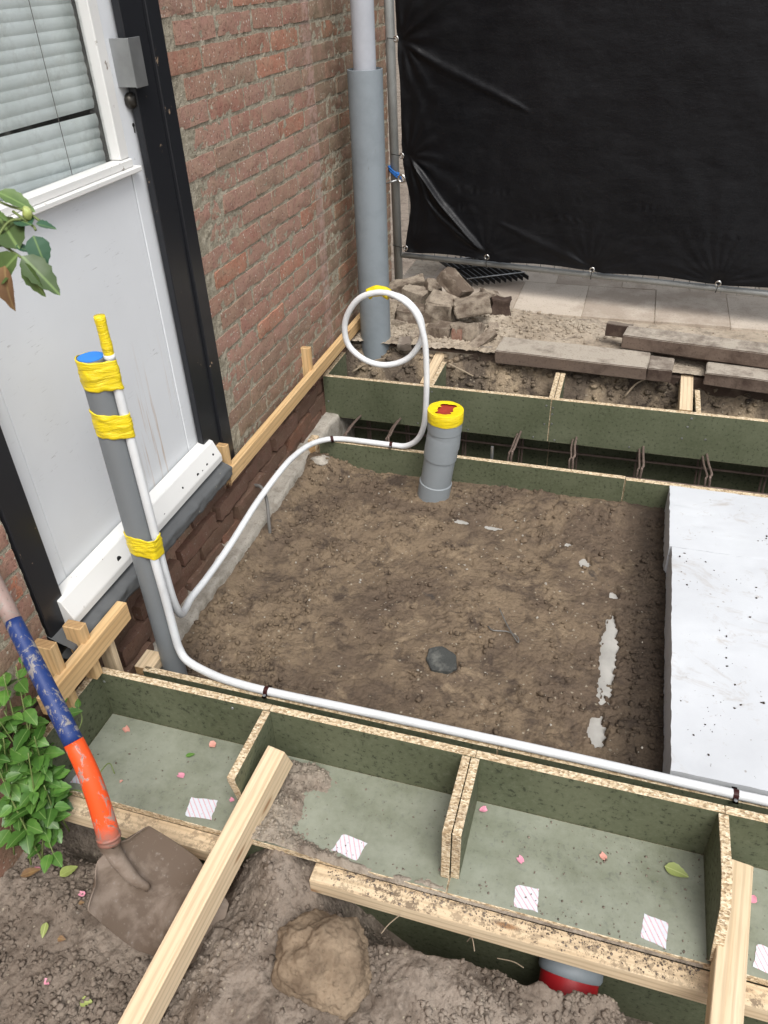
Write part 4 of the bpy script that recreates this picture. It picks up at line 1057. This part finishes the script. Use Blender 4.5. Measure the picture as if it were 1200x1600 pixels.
tag(put(stone('kerb_stone', .62, .11, .05, 4, .004, KM), (1.745, 2.86, .026), -6), 'dark kerb slab leaving the frame at the right behind the formwork', 'kerb stone')
tag(put(stone('kerb_stone', .50, .09, .05, 7, .004, [M_KERB, M_KERB]), (1.50, 3.06, .03), -8), 'lower dark stone bedded under the top kerb stone', 'kerb stone')
tag(put(stone('kerb_stone', .10, .03, .052, 5, .003, KM), (1.105, 3.095, .086), -10), 'thin stone chip at the left end of the top kerb stone', 'stone block')
tag(put(stone('edging_stone', .88, .06, .07, 6, .006, [M_KERB]), (.56, 2.965, -.032), -1.5), 'long dark edging stone set in the soil bank under the rubble', 'kerb stone')
tag(put(stone('edging_stone', .95, .06, .07, 8, .008, [M_KERB]), (1.48, 2.925, -.035), -3.5), 'half buried edging stone under the right hand kerb slabs', 'kerb stone')

# ------------------------------------------------------------------ rubble bricks
M_RUBR = m_concrete('red_broken_brick', (.17, .052, .035), (.26, .16, .12), 20)
RB = [  # x,y,z, L,W,H, rx,ry,rz, mat, label
 (.125, 3.46, .075, .17, .06, .05, 10, -14, 20, 0, 'long flat broken brick at the back left of the rubble pile near the fence post'),
 (.195, 3.33, .075, .11, .08, .07, 5, 4, -12, 0, 'square grey broken brick behind the white coil'),
 (.262, 3.37, .09, .07, .06, .08, 25, 12, 30, 0, 'small upright reddish brick piece wedged at the back of the pile'),
 (.385, 3.30, .150, .135, .10, .062, -14, 34, -28, 0, 'tan broken brick tilted on top of the rubble pile'),
 (.355, 3.20, .075, .135, .115, .105, 6, 5, -8, 0, 'big blocky brick in the middle of the rubble pile'),
 (.490, 3.17, .110, .150, .105, .062, -4, -10, 18, 0, 'pale dusty brick topmost at the right of the rubble pile'),
 (.235, 3.17, .055, .155, .07, .065, 4, 6, 8, 0, 'broad dark edged brick at the left of the pile inside the coil'),
 (.378, 3.04, .036, .105, .07, .055, 2, -5, -6, 0, 'rounded grey brick at the front foot of the rubble pile'),
 (.505, 3.035, .050, .125, .09, .07, -18, -8, -14, 0, 'broken brick with a red end at the front of the pile'),
 (.588, 3.33, .058, .085, .075, .072, 0, 0, 3, 2, 'brown cube shaped brick standing alone right of the pile'),
 (.575, 2.97, .045, .12, .045, .03, 30, -32, 38, 0, 'thin slanted brick shard in front of the kerb slab'),
 (.262, 2.925, .022, .055, .045, .035, 18, 0, 4, 1, 'small tan stone in front of the downpipe'),
 (.53, 3.38, .075, .09, .07, .05, 6, 16, 30, 0, 'half hidden brick fragment behind the topmost bricks'),
 (.285, 3.00, .020, .06, .045, .035, 3, 4, 40, 0, 'little stone left of the rounded front brick'),
 (.33, 2.95, .015, .04, .035, .025, 3, 14, 10, 0, 'tiny grey stone below the rounded front brick'),
 (.592, 3.13, .035, .045, .04, .03, 20, 4, 20, 0, 'little chip right of the pale dusty brick'),
 (.18, 3.12, .02, .06, .05, .035, 3, 14, 60, 0, 'small grey chip beside the downpipe foot'),
 (.60, 2.945, .02, .045, .03, .022, 3, 4, -10, 1, 'pale chip against the end of the kerb slab'),
]
for i, (x, y, z, L, W_, H_, rx, ry, rz, mi, lab) in enumerate(RB):
    o = stone('broken_brick', L, W_, H_, 20+i, min(L, W_, H_)*.20, [(M_RUBBLE, M_KERBT, M_KERB)[mi]])
    put(o, (x, y, z), rz, rx, ry); tag(o, lab, 'brick' if L > .07 else 'stone', 'rubble pile beside the downpipe')
c = put(stone('red_end', .045, .05, .05, 77, .008, [M_RUBR]), (.468, 3.012, .042), -14, -18, -8)
c.name = 'broken_brick'; tag(c, 'bright red brick fragment at the foot of the rubble pile', 'brick', 'rubble pile beside the downpipe')

# ------------------------------------------------------------------ timbers in front
tag(beam('timber_beam', (.050, .761, -.181), (.505, .761, -.181), .040, .040, M_WOODD), 'pine timber under the left part of the box behind the shovel', 'timber')
tag(beam('timber_beam', (.668, .761, -.181), (2.35, .757, -.181), .040, .040, M_WOODD), 'dirt covered pine timber along the front right edge of the box', 'timber')
tag(beam('timber_beam', (.538, .935, -.058), (.415, .24, -.295), .042, .070, M_WOOD), 'long clean pine strut leaning from the box to the ground past the shovel', 'timber')
tag(beam('timber_beam', (1.463, .965, -.117), (1.385, .36, -.105), .050, .048, M_WOOD), 'pine strut at the right lying across the front timber beside the clipped divider', 'timber')
tag(beam('timber_beam', (.413, 2.664, -.040), (.409, 2.985, -.030), .040, .045, M_WOOD, up=(0, 0, 1)), 'pine stub behind the rear formwork next to the conduit coil', 'timber')
tag(beam('timber_beam', (1.372, 2.664, -.040), (1.378, 2.99, -.020), .045, .045, M_WOOD), 'pine stub behind the rear formwork right of the chipboard pair', 'timber')

# ------------------------------------------------------------------ soil spill on the shelf
def f_spill(X, Y):
    m1 = gauss(X, Y, .545, .845, .075, .10)+.9*gauss(X, Y, .58, .955, .09, .035)+.75*gauss(X, Y, .63, .785, .13, .025)+.45*gauss(X, Y, .88, .80, .05, .02)+.40*gauss(X, Y, 1.1, .785, .6, .010)
    m1 = m1+.45*fbm(X, Y, .05, 4, 141)
    h = -.149+.020*sstep(.35, 1.2, m1)+.0035*sstep(.30, .42, m1)
    h += sstep(.4, .8, m1)*(.010*cells(X, Y, .020, 15)+.006*cells(X, Y, .010, 16)) + .0012*cells(X, Y, .006, 17)*sstep(.28, .4, m1)
    return np.where(m1 > .22, h, -.150)
o = heightfield('soil_spill', .497, 1.405, .775, .992, .0035, f_spill, M_SPILL); tag(o, kind='stuff')
# crumbs and clods
def crumbs(name, fn, n, x0, x1, y0, y1, s0, s1, mat, dens=None, seed=1, lift=.5):
    rng = np.random.RandomState(seed)
    bm = bmesh.new(); bmesh.ops.create_icosphere(bm, subdivisions=1, radius=1)
    bv = np.array([v.co[:] for v in bm.verts]); bf = np.array([[v.index for v in f.verts] for f in bm.faces]); bm.free()
    X = rng.uniform(x0, x1, n*4); Y = rng.uniform(y0, y1, n*4)
    if dens is not None:
        k = rng.rand(n*4) < dens(X, Y); X, Y = X[k], Y[k]
    X, Y = X[:n], Y[:n]; n = len(X)
    Z = fn(X[None, :], Y[None, :])[0]; S = s0+(s1-s0)*rng.rand(n)**3.5
    VV = bv[None]*(1+rng.uniform(-.38, .38, (n, len(bv), 1)))*(rng.uniform(.6, 1.3, (n, 1, 3)))*S[:, None, None]
    VV[..., 2] *= .75; VV += np.stack([X, Y, Z+S*lift], -1)[:, None]
    FF = bf[None]+(np.arange(n)*len(bv))[:, None, None]
    me = bpy.data.meshes.new(name); VV = VV.reshape(-1, 3); FF = FF.reshape(-1, 3)
    me.vertices.add(len(VV)); me.vertices.foreach_set('co', VV.reshape(-1).astype(np.float32)); me.loops.add(FF.size); me.loops.foreach_set('vertex_index', FF.reshape(-1).astype(np.int32))
    me.polygons.add(len(FF)); me.polygons.foreach_set('loop_start', (np.arange(len(FF))*3).astype(np.int32)); me.update(calc_edges=True)
    return tag(link(name, me, None, mat), kind='stuff')
dn = lambda X, Y: np.clip(.12+fbm(X, Y, .16, 4, 5)*2.2+.9*gauss(X, Y, .12, 1.3, .14, .25)+.8*gauss(X, Y, .2, 2.05, .12, .25)+1.0*gauss(X, Y, 1.32, 1.7, .06, .8)+.5*gauss(X, Y, .6, 2.2, .25, .08), 0, 1)*np.where(np.abs(X-1.2) < .035, .1, 1)
crumbs('soil_crumbs', f_soil, 4200, .08, 1.34, 1.145, 2.31, .0010, .0085, M_SOIL, dn, 1)
crumbs('pale_grit', f_soil, 170, .10, 1.30, 1.16, 2.28, .0012, .0055, M_CONC, None, 18)
crumbs('topsoil_grit', f_front, 160, .0, 1.4, .40, .76, .0010, .0045, M_KERBT, None, 19)
crumbs('topsoil_crumbs', f_front, 9000, .0, 1.5, .36, .78, .0008, .0075, M_SOILF, lambda X, Y: np.clip(.25+fbm(X, Y, .15, 3, 33)*2, 0, 1), 2)
crumbs('spill_crumbs', f_spill, 1500, .50, .76, .778, .99, .0006, .0048, M_SPILL, lambda X, Y: np.clip(1.4*gauss(X, Y, .545, .845, .07, .10)+gauss(X, Y, .60, .80, .10, .03)+.6*gauss(X, Y, .58, .955, .08, .03), 0, 1), 8)
crumbs('bank_crumbs', f_bank, 1500, .03, 2.0, 2.84, 3.0, .002, .016, M_SOILB, None, 3)
crumbs('sandy_crumbs', f_back, 2200, .08, 1.7, 2.95, 3.58, .0010, .009, M_SAND, lambda X, Y: np.clip(gauss(X, Y, .86, 3.22, .2, .12)+1.0*gauss(X, Y, .4, 3.05, .28, .2)+.05, 0, 1), 4)
crumbs('shelf_crumbs', lambda X, Y: X*0-.1415, 800, .08, 1.7, .785, .985, .0004, .0026, M_SOILF, lambda X, Y: np.clip(.12+gauss(X, Y, 1.1, .79, .5, .03)+.4*gauss(X, Y, 1.25, .93, .2, .07), 0, 1), 5, .5)
crumbs('beam_crumbs', lambda X, Y: X*0-.1605, 1100, .70, 1.40, .742, .782, .0006, .0026, M_SOILF, lambda X, Y: np.clip(.2+1.0*sstep(.75, .775, Y)+fbm(X, Y, .06, 3, 35), 0, 1), 6, .5)
crumbs('foam_crumbs', lambda X, Y: X*0-.1155, 260, 1.36, 1.75, 1.17, 2.28, .0008, .0035, M_SOIL, lambda X, Y: np.clip(fbm(X, Y, .2, 3, 37)*2.5, 0, 1), 7, .4)

# stones, slate, wire in the soil
def rock(name, s, seed, mat, flat=.7, amp=.35, sub=4, loc=(0, 0, 0), rz=0, rug=.0):
    b = bmesh.new(); bmesh.ops.create_icosphere(b, subdivisions=sub, radius=1)
    for v in b.verts:
        d = v.co.normalized(); r_ = 1+amp*mn.noise(d*1.1+Vector((seed, 0, 0)))+amp*.35*mn.noise(d*3.5+Vector((seed, 2, 0)))+amp*.12*mn.noise(d*12+Vector((seed, 2, 5)))+rug*(abs(mn.noise(d*6+Vector((seed, 9, 5))))-.2)*1.6+rug*.7*mn.noise(d*22)
        v.co = Vector((d.x*r_*s[0], d.y*r_*s[1], d.z*r_*s[2]))
    o = from_bm(name, b, mat, None, True); o.location = loc; o.rotation_euler.z = R(rz); return o
tag(rock('clay_lump', (.090, .080, .060), 3.3, M_ROCK, loc=(.748, .622, -.188), sub=6, rug=.030), 'large brown earth caked lump in front of the box', 'stone')
tag(rock('stone', (.032, .036, .02), 8.3, M_SOILF, loc=(.34, .755, -.20)), 'rounded soil clod behind the top edge of the shovel blade', 'stone')
b = prism_bm([(-.045, .045), (-.005, .058), (.040, .022), (.045, -.030), (.020, -.052), (-.030, -.040), (-.048, .0)], -.006, .009, 'z', .003)
bmesh.ops.subdivide_edges(b, edges=b.edges[:], cuts=3, use_grid_fill=True)
for v in b.verts: v.co += Vector(mn.noise_vector(v.co*60))*.0035+Vector((0, 0, .25*max(0, .03-v.co.length)*mn.noise(v.co*30)))
o = from_bm('slate_piece', b, M_SLATE); put(o, (.775, 1.437, zat(f_soil, .775, 1.437)+.006), 8, 3, -4); o.scale = (.9, .85, 1); tag(o, 'flat dark slate piece lying in the middle of the soil', 'stone')
tag(rock('stone', (.035, .026, .018), 12.3, M_CONC, loc=(.115, 2.27, -.178), rz=20), 'pale stone in the far left corner of the soil', 'stone')
tag(rock('stone', (.012, .010, .007), 14.3, M_ROCK, loc=(.905, 2.03, zat(f_soil, .905, 2.03)+.004)), 'small tan pebble near the buried pipe in the soil', 'stone')
zz = zat(f_soil, .92, 1.6)
tag(from_bm('bent_wire', tube_bm(catmull([(.888, 1.665, zz+.02), (.92, 1.61, zz+.014), (.958, 1.555, zz+.010), (.955, 1.572, zz+.012), (.925, 1.59, zz+.008), (.885, 1.585, zz+.008), (.868, 1.60, zz+.006)], 5), .0017, 6), M_WIRE, None, True), 'thin bent grey wire lying on the soil behind the slate', 'wire')
# roots in the bank
for pts, lab in (([(1.16, 2.86, -.09), (1.20, 2.87, -.03), (1.26, 2.885, -.005), (1.30, 2.89, .0)], 'bare forked root sticking out of the soil bank left of the pine stub'),
                 ([(.05, 2.84, -.09), (.10, 2.86, -.06), (.16, 2.87, -.035), (.19, 2.88, -.03)], 'thin root in the soil bank below the white coil'),
                 ([(.46, 2.86, -.02), (.52, 2.87, -.05), (.57, 2.88, -.075), (.64, 2.88, -.07)], 'dark root hanging in the bank right of the pine stub')):
    tag(from_bm('root', tube_bm(catmull(pts, 5), [.0045-.003*i/15 for i in range(16)], 8), M_TWIG, None, True), lab, 'root')
for pts, lab in (([(.99, .735, -.21), (1.00, .725, -.17), (1.01, .70, -.165)], 'dry straw stalk standing on the soil mound'), ([(.83, .70, -.20), (.84, .715, -.19), (.86, .73, -.17)], 'dry straw bit beside the earth caked lump'), ([(1.05, .73, -.23), (1.08, .725, -.215), (1.10, .715, -.205)], 'pale grass blade on the crest of the soil mound')):
    tag(from_bm('straw', tube_bm(catmull(pts, 5), .0011, 5), M_TWIG), lab, 'straw')

# ------------------------------------------------------------------ shovel
sh = empty('shovel', 'muddy shovel with orange socket and blue handle standing in the soil at the left', 'shovel', (.25, .66, -.15))
A0 = Vector((.330, .624, -.012)); A1 = Vector((.323, .639, .028)); A2 = Vector((.290, .675, .126)); A3 = Vector((.230, .717, .204)); A4 = Vector((.075, .826, .336))
full = catmull([A0, A1, A2, A3, (A3+A4)/2, A4], 8)
from_bm('orange_socket', tube_bm(full[3:22], [.0215-.0035*i/19 for i in range(19)], 24), M_ORANGE, sh, True)
from_bm('socket_collar', tube_bm(full[5:7], [.0228, .0226], 24), M_ORANGE, sh, True)
from_bm('blue_handle', tube_bm(full[21:40], [.0179-.0014*i/18 for i in range(19)], 24), M_NAVY, sh, True)
from_bm('bare_handle', tube_bm([full[39], full[39]+(full[39]-full[34]).normalized()*.035+Vector((0, 0, .0)), full[39]+(full[39]-full[34]).normalized()*.15], .0163, 24), M_ASH, sh, True)
# blade
bu = (CR*75/129+CU*105/129+CF*.60).normalized()                 # across
bv_ = (CR*85/131-CU*100/131+CF*.42).normalized(); bv_ = (bv_-bu*bv_.dot(bu)).normalized(); bn = bu.cross(bv_)
if bn.dot(CPOS-A0) < 0: bn = -bn
org = Vector((.340, .612, -.042))
na, nl = 33, 34; b = bmesh.new(); rows = []
for j in range(nl):
    t = j/(nl-1); s = -.035+.29*t; row = []
    if t < .14: hw = .045+.040*math.sin(t/.14*math.pi/2)
    else: hw = .085+.008*math.sin((t-.14)/.86*math.pi)-.022*max(0, t-.6)/.4
    for i in range(na):
        q_ = (i/(na-1)-.5)*2
        sh_ = .024*(q_*q_) - .0
        ridge = .014*math.exp(-(q_/.22)**2)*max(0, 1-t*1.9)
        top = .045*(1-abs(q_)**2.2)*0
        drop = -.014*math.cos(q_*math.pi) * (1 if t < .15 else 0) * (1-t/.15)
        tip = .030*(1-q_*q_)*max(0, t-.6)/.4
        row.append(b.verts.new(org+bu*(q_*hw)+bv_*(s+tip-(.020*abs(q_)**1.5*max(0, .15-t)/.15*-1))+bn*(sh_*.9+ridge-.006-.02*math.sin(t*2.4)*.4)))
    rows.append(row)
for j in range(nl-1):
    for i in range(na-1): b.faces.new((rows[j][i], rows[j][i+1], rows[j+1][i+1], rows[j+1][i]))
bmesh.ops.recalc_face_normals(b, faces=b.faces[:]); bmesh.ops.solidify(b, geom=b.faces[:], thickness=.002)
from_bm('blade', b, M_BLADE, sh, True, 50)
from_bm('blade_socket', tube_bm(catmull([full[4], A0+Vector((0, 0, .005)), org+bv_*.035+bn*.010, org+bv_*.085+bn*.004], 6), [.0218-.0008*i for i in range(19)], 24), M_BLADE, sh, True)

# ------------------------------------------------------------------ plants
def leaf_mesh(L, W_, serr, fold, curl, seed, mat, twist=0.0):
    rnd = random.Random(seed); b = bmesh.new(); n = 11; mid = []; lf = []; rt = []
    for i in range(n):
        t = i/(n-1); w = W_*.5*(math.sin(math.pi*t**.72)**.85)*(1-.12*t) if 0 < t < 1 else 0
        w *= 1+(serr*(1 if i % 2 else -1)); z = -curl*L*t*t; x = L*t
        mid.append(b.verts.new((x, 0, z)))
        if 0 < t < 1:
            lf.append(b.verts.new((x+.02*L*(i % 2), w, z+fold*w+rnd.uniform(-.05, .05)*w))); rt.append(b.verts.new((x+.02*L*(i % 2), -w, z+fold*w+rnd.uniform(-.05, .05)*w)))
    for S, sg in ((lf, 1), (rt, -1)):
        for i in range(n-1):
            f = [mid[i]]+([S[i-1]] if i > 0 else [])+([S[i]] if i < n-2 else [])+[mid[i+1]]
            if sg > 0: f = f[::-1]
            b.faces.new(f)
    me = bpy.data.meshes.new('leaf'); b.normal_update(); b.to_mesh(me); b.free(); me.materials.append(mat)
    for p in me.polygons: p.use_smooth = True
    return me
def put_leaf(me, base, direction, normal, parent=None, s=1.0, name='leaf'):
    x = Vector(direction).normalized(); z = Vector(normal); z = (z-x*z.dot(x)).normalized(); y = z.cross(x)
    M = Matrix((x*s, y*s, z*s)).transposed().to_4x4(); M.translation = Vector(base)
    o = bpy.data.objects.new(name, me); COL.objects.link(o)
    if parent: o.parent = parent; o.matrix_parent_inverse = Matrix.Translation(-Vector(parent.location))
    o.matrix_basis = M; return o
LM = [leaf_mesh(.048, .034, .05, .25, .18, s, M_LEAF) for s in range(5)]
pl = empty('leafy_plant', 'bushy green weed growing against the left edge of the box', 'plant', (.06, .74, -.2))
rp_ = random.Random(11)
for k in range(26):
    bx, by = rp_.uniform(.01, .10), rp_.uniform(.64, .76); tz = rp_.uniform(-.12, .225); tx = rp_.uniform(.01, .125-.30*max(0, tz)); ty = rp_.uniform(.68, .80)+.25*max(0, tz)
    P_ = catmull([(bx, by, -.22), ((bx+tx)/2+rp_.uniform(-.02, .02), (by+ty)/2, (tz-.22)/2+.02), (tx, ty, tz)], 6)
    from_bm('stem', tube_bm(P_, [.0022-.001*i/12 for i in range(13)], 6), M_STEM, pl, True)
    for j in range(3, 13, 2):
        c = P_[j]
        for sgn in (-1, 1):
            a = rp_.uniform(0, 6.28); d = Vector((math.cos(a), math.sin(a), rp_.uniform(-.35, .25)))
            if c.x+d.x*.04 < .0: d.x = abs(d.x)
            put_leaf(rp_.choice(LM), c+d*.004, d, (rp_.uniform(-.3, .4), rp_.uniform(-.5, .1), 1), pl, rp_.uniform(.55, 1.05))
for pts in ([(.10, .77, -.20), (.14, .79, -.13), (.17, .83, -.085), (.19, .82, -.10)], [(.11, .80, -.02), (.125, .845, .02), (.115, .86, .045)], [(.07, .70, -.19), (.10, .68, -.15), (.13, .655, -.17)], [(.05, .74, -.16), (.11, .765, -.115), (.155, .77, -.115)]):
    from_bm('stem', tube_bm(catmull(pts, 5), .0014, 6), M_STEM, pl, True)
put_leaf(LM[0], (.115, .86, .045), (-.3, .4, .3), (0, -.4, 1), pl, .45)
for p_, d_ in (((.13, .655, -.17), (.5, -.3, 0)), ((.12, .66, -.165), (-.3, .6, 0)), ((.125, .65, -.168), (.2, -.6, 0)), ((.11, .70, -.12), (.6, .3, .1)), ((.10, .83, .05), (.7, .5, .1)), ((.085, .84, .06), (-.2, .9, .2)), ((.10, .82, .04), (.8, -.2, .0)), ((.11, .80, .0), (.9, .2, -.2))):
    put_leaf(LM[2], p_, d_, (0, -.2, 1), pl, .8)

# rose spray hanging in from the left, near the lens
rs = empty('rose_branch', 'rose twig with green and one withered leaf hanging in front of the door', 'plant', (.56, .56, 1.14))
RL = [leaf_mesh(.030, .017, .07, .3, .15, 30+s, M_ROSE) for s in range(3)]; RD = leaf_mesh(.027, .021, .04, .25, .1, 40, M_ROSED); RBn = leaf_mesh(.030, .018, .04, .5, .35, 41, M_BROWN)
def scr(px, py, t):   # direction of sight through a point of the photograph, t metres along the axis
    return CPOS+(CR*((px-600)/1213.3)+CU*(-(py-800)/1213.3)+CF)*t
T0 = .70
def rleaf(me, p, q_, s, tilt=(0, 0, 0)):
    a, b_ = scr(*p, T0), scr(*q_, T0+.01); L0 = .030 if me != RD else .027
    put_leaf(me, a, b_-a, -CF+Vector(tilt), rs, (b_-a).length/L0*s)
rleaf(RD, (52, 368), (72, 418), 1.0, (.3, 0, .2)); rleaf(RL[0], (34, 400), (94, 458), 1.0, (0, 0, .8)); rleaf(RL[1], (38, 410), (66, 466), 1.0, (-.5, 0, 0))
rleaf(RL[2], (28, 398), (-14, 440), 1.3, (0, 0, .3)); rleaf(RL[0], (30, 390), (2, 345), 1.4, (.2, 0, .3)); rleaf(RBn, (8, 415), (8, 480), 1.1, (-.2, 0, 0))
rleaf(RD, (56, 350), (97, 357), .8, (0, 0, 2)); rleaf(RD, (50, 352), (14, 336), .8, (0, 0, 2)); rleaf(RL[1], (-4, 300), (66, 330), .85, (0, 0, 1.3)); rleaf(RD, (24, 385), (60, 395), .7, (0, 0, 1))
rleaf(RL[1], (-12, 330), (24, 350), .8, (0, 0, 1.8)); rleaf(RL[2], (-14, 385), (20, 372), 1.2, (0, 0, .4))
for pp in ([(-30, 300), (10, 320), (40, 330), (62, 345)], [(-30, 360), (0, 380), (30, 400), (40, 408)], [(20, 330), (50, 352), (56, 360)], [(-20, 400), (10, 350), (34, 342)]):
    from_bm('twig', tube_bm(catmull([scr(x, y, T0+.004) for x, y in pp], 5), .0012, 8), M_STEM, rs, True)
rbud = rock('rosebud', (.0048, .0045, .0058), 2.2, M_YELLOW, loc=(0, 0, 0), sub=3); rbud.parent = rs; rbud.matrix_parent_inverse = Matrix.Translation(-rs.location); rbud.location = scr(42, 332, T0)

# fallen leaves and petals
def petal_mesh(s, seed, mat):
    b = bmesh.new(); rnd = random.Random(seed); c = b.verts.new((0, 0, 0)); ring = []
    for k in range(10):
        a = 2*math.pi*k/10; r_ = s*(.8+.35*rnd.random()); r_ *= 1.3*(1-.35*(k % 5 == 0)); ring.append(b.verts.new((r_*math.cos(a), r_*.65*math.sin(a), s*(.1+.75*rnd.random()*(math.cos(a*2+seed)*.5+.5)))))
    for k in range(10): b.faces.new((c, ring[k], ring[(k+1) % 10]))
    me = bpy.data.meshes.new('petal'); b.normal_update(); b.to_mesh(me); b.free(); me.materials.append(mat)
    for p in me.polygons: p.use_smooth = True
    return me
ZS = -.1405
for (x, y, s, mt, lab) in ((.122, .958, .0095, M_PEACH, 'faded peach petal near the left end board of the box'), (.342, .972, .0095, M_PEACH, 'faded peach petal against the upright board left of the first divider'), (.312, .878, .0085, M_PINK, 'pink petal in the middle of the first compartment'),
        (.448, .853, .0055, M_PINK, 'tiny pink petal at the foot of the first divider'), (.972, .974, .0085, M_PINK, 'bright pink petal right of the double divider'), (1.064, .884, .008, M_PINK, 'pink petal above the sticker in the third compartment'), (1.493, .924, .009, M_PINK, 'pale pink petal right of the pine strut'), (1.22, .935, .008, M_PEACH, 'dried petal stuck on the shelf of the third compartment'), (.19, .83, .004, M_PEACH, 'tiny orange petal scrap near the shovel socket')):
    o = link('petal', petal_mesh(s, int(x*1000), mt)); o.location = (x, y, ZS); o.rotation_euler.z = x*20; tag(o, lab, 'petal')
def ground_leaf(x, y, z, L, W_, rz, mat, lab):
    me = leaf_mesh(L, W_, .03, .25, .12, int(x*999), mat); o = link('fallen_leaf', me); o.location = (x, y, z+.004); o.rotation_euler = (R(random.uniform(-8, 8)), R(random.uniform(-6, 6)), R(rz)); return tag(o, lab, 'leaf')
ground_leaf(.298, .925, ZS, .022, .012, 40, M_LEAF, 'small bright green leaf beside the pink petal in the first compartment')
ground_leaf(1.335, .945, ZS, .046, .028, -12, M_YELLOW, 'large yellow green leaf in the third compartment')
for (x, y, L, W_, rz, mt, lab) in ((.115, .655, .040, .030, 60, M_YELLOW, 'pale green leaf on the soil left of the shovel socket'), (.035, .63, .042, .022, 40, M_BROWN, 'withered brown leaf at the left edge on the soil'), (.145, .565, .030, .016, -70, M_YELLOW, 'narrow green leaf on the soil below the shovel'),
        (.30, .455, .024, .020, 20, M_YELLOW, 'round lime leaf near the bottom edge left of the strut'), (.185, .545, .018, .013, 10, M_BROWN, 'small brown leaf scrap left of the blade'), (.19, .615, .012, .010, 30, M_BROWN, 'tiny brown leaf fragment near the socket')):
    ground_leaf(x, y, zat(f_front, x+.01, y)+.008, L, W_, rz, mt, lab)
for (x, y, mt, lab) in ((.185, .635, M_PINK, 'dark pink petal on the soil by the socket'), (.215, .47, M_PINK, 'pink petal at the left bottom edge on the soil'), (.05, .66, M_PINK, 'red petal beside the withered leaf on the soil')):
    o = link('petal', petal_mesh(.007, int(x*1000), mt)); o.location = (x, y, zat(f_front, x, y)+.006); tag(o, lab, 'petal')

# stickers on the shelf
for (x, y, w, h, rz, ws, lab) in ((.393, .818, .060, .045, 8, 1, 'striped white sticker at the front of the first compartment'), (.728, .820, .055, .042, -10, 2, 'striped white sticker in the second compartment'), (1.086, .812, .044, .044, 4, 3, 'striped white sticker left in the third compartment'),
        (1.320, .815, .044, .047, -8, 4, 'striped white sticker near the clipped divider'), (1.515, .815, .05, .045, -12, 5, 'striped white sticker right of the pine strut'), (.105, .815, .05, .03, 4, 6, 'striped white sticker behind the shovel socket')):
    b = bmesh.new(); rnd = random.Random(ws); rim = []; n = 7
    for (ax_, ay_, bx_, by_) in ((-1, -1, 1, -1), (1, -1, 1, 1), (1, 1, -1, 1), (-1, 1, -1, -1)):
        for k in range(n):
            t = k/n; x_ = ax_+(bx_-ax_)*t; y_ = ay_+(by_-ay_)*t; j = rnd.uniform(-.04, .04) if k else rnd.uniform(-.12, .12)
            rim.append((x_*w/2*(1+j), y_*h/2*(1+j)))
    vb = [b.verts.new((p[0], p[1], 0)) for p in rim]; vt = [b.verts.new((p[0], p[1], .0004+.0012*abs(mn.noise(Vector((p[0]*60, p[1]*60, ws)))))) for p in rim]; c = b.verts.new((0, 0, .0006))
    for k in range(len(rim)):
        q_ = (k+1) % len(rim); b.faces.new((vt[k], vt[q_], c)); b.faces.new((vb[k], vb[q_], vt[q_], vt[k]))
    o = from_bm('sticker', b, M_STICK); o.location = (x, y, -.1417); o.rotation_euler.z = R(rz); tag(o, lab, 'sticker')

# repeats carry one group each
GR = {'sticker': 'striped stickers on the shelf of the box', 'petal': 'fallen petals', 'fallen_leaf': 'fallen leaves', 'timber_beam': 'pine timbers around the formwork', 'timber_offcut': 'pine offcuts against the footing',
      'kerb_stone': 'kerb slabs at the rear edge', 'edging_stone': 'edging stones in the rear bank', 'foam_board': 'foam insulation sheets', 'white_conduit': 'white conduits', 'wall_batten': 'pegged battens along the wall', 'root': 'roots in the soil bank', 'straw': 'straw on the soil mound'}
for o in COL.objects:
    k = o.name.split('.')[0]
    if o.parent is None and k in GR and 'category' in o and 'group' not in o: o['group'] = GR[k]
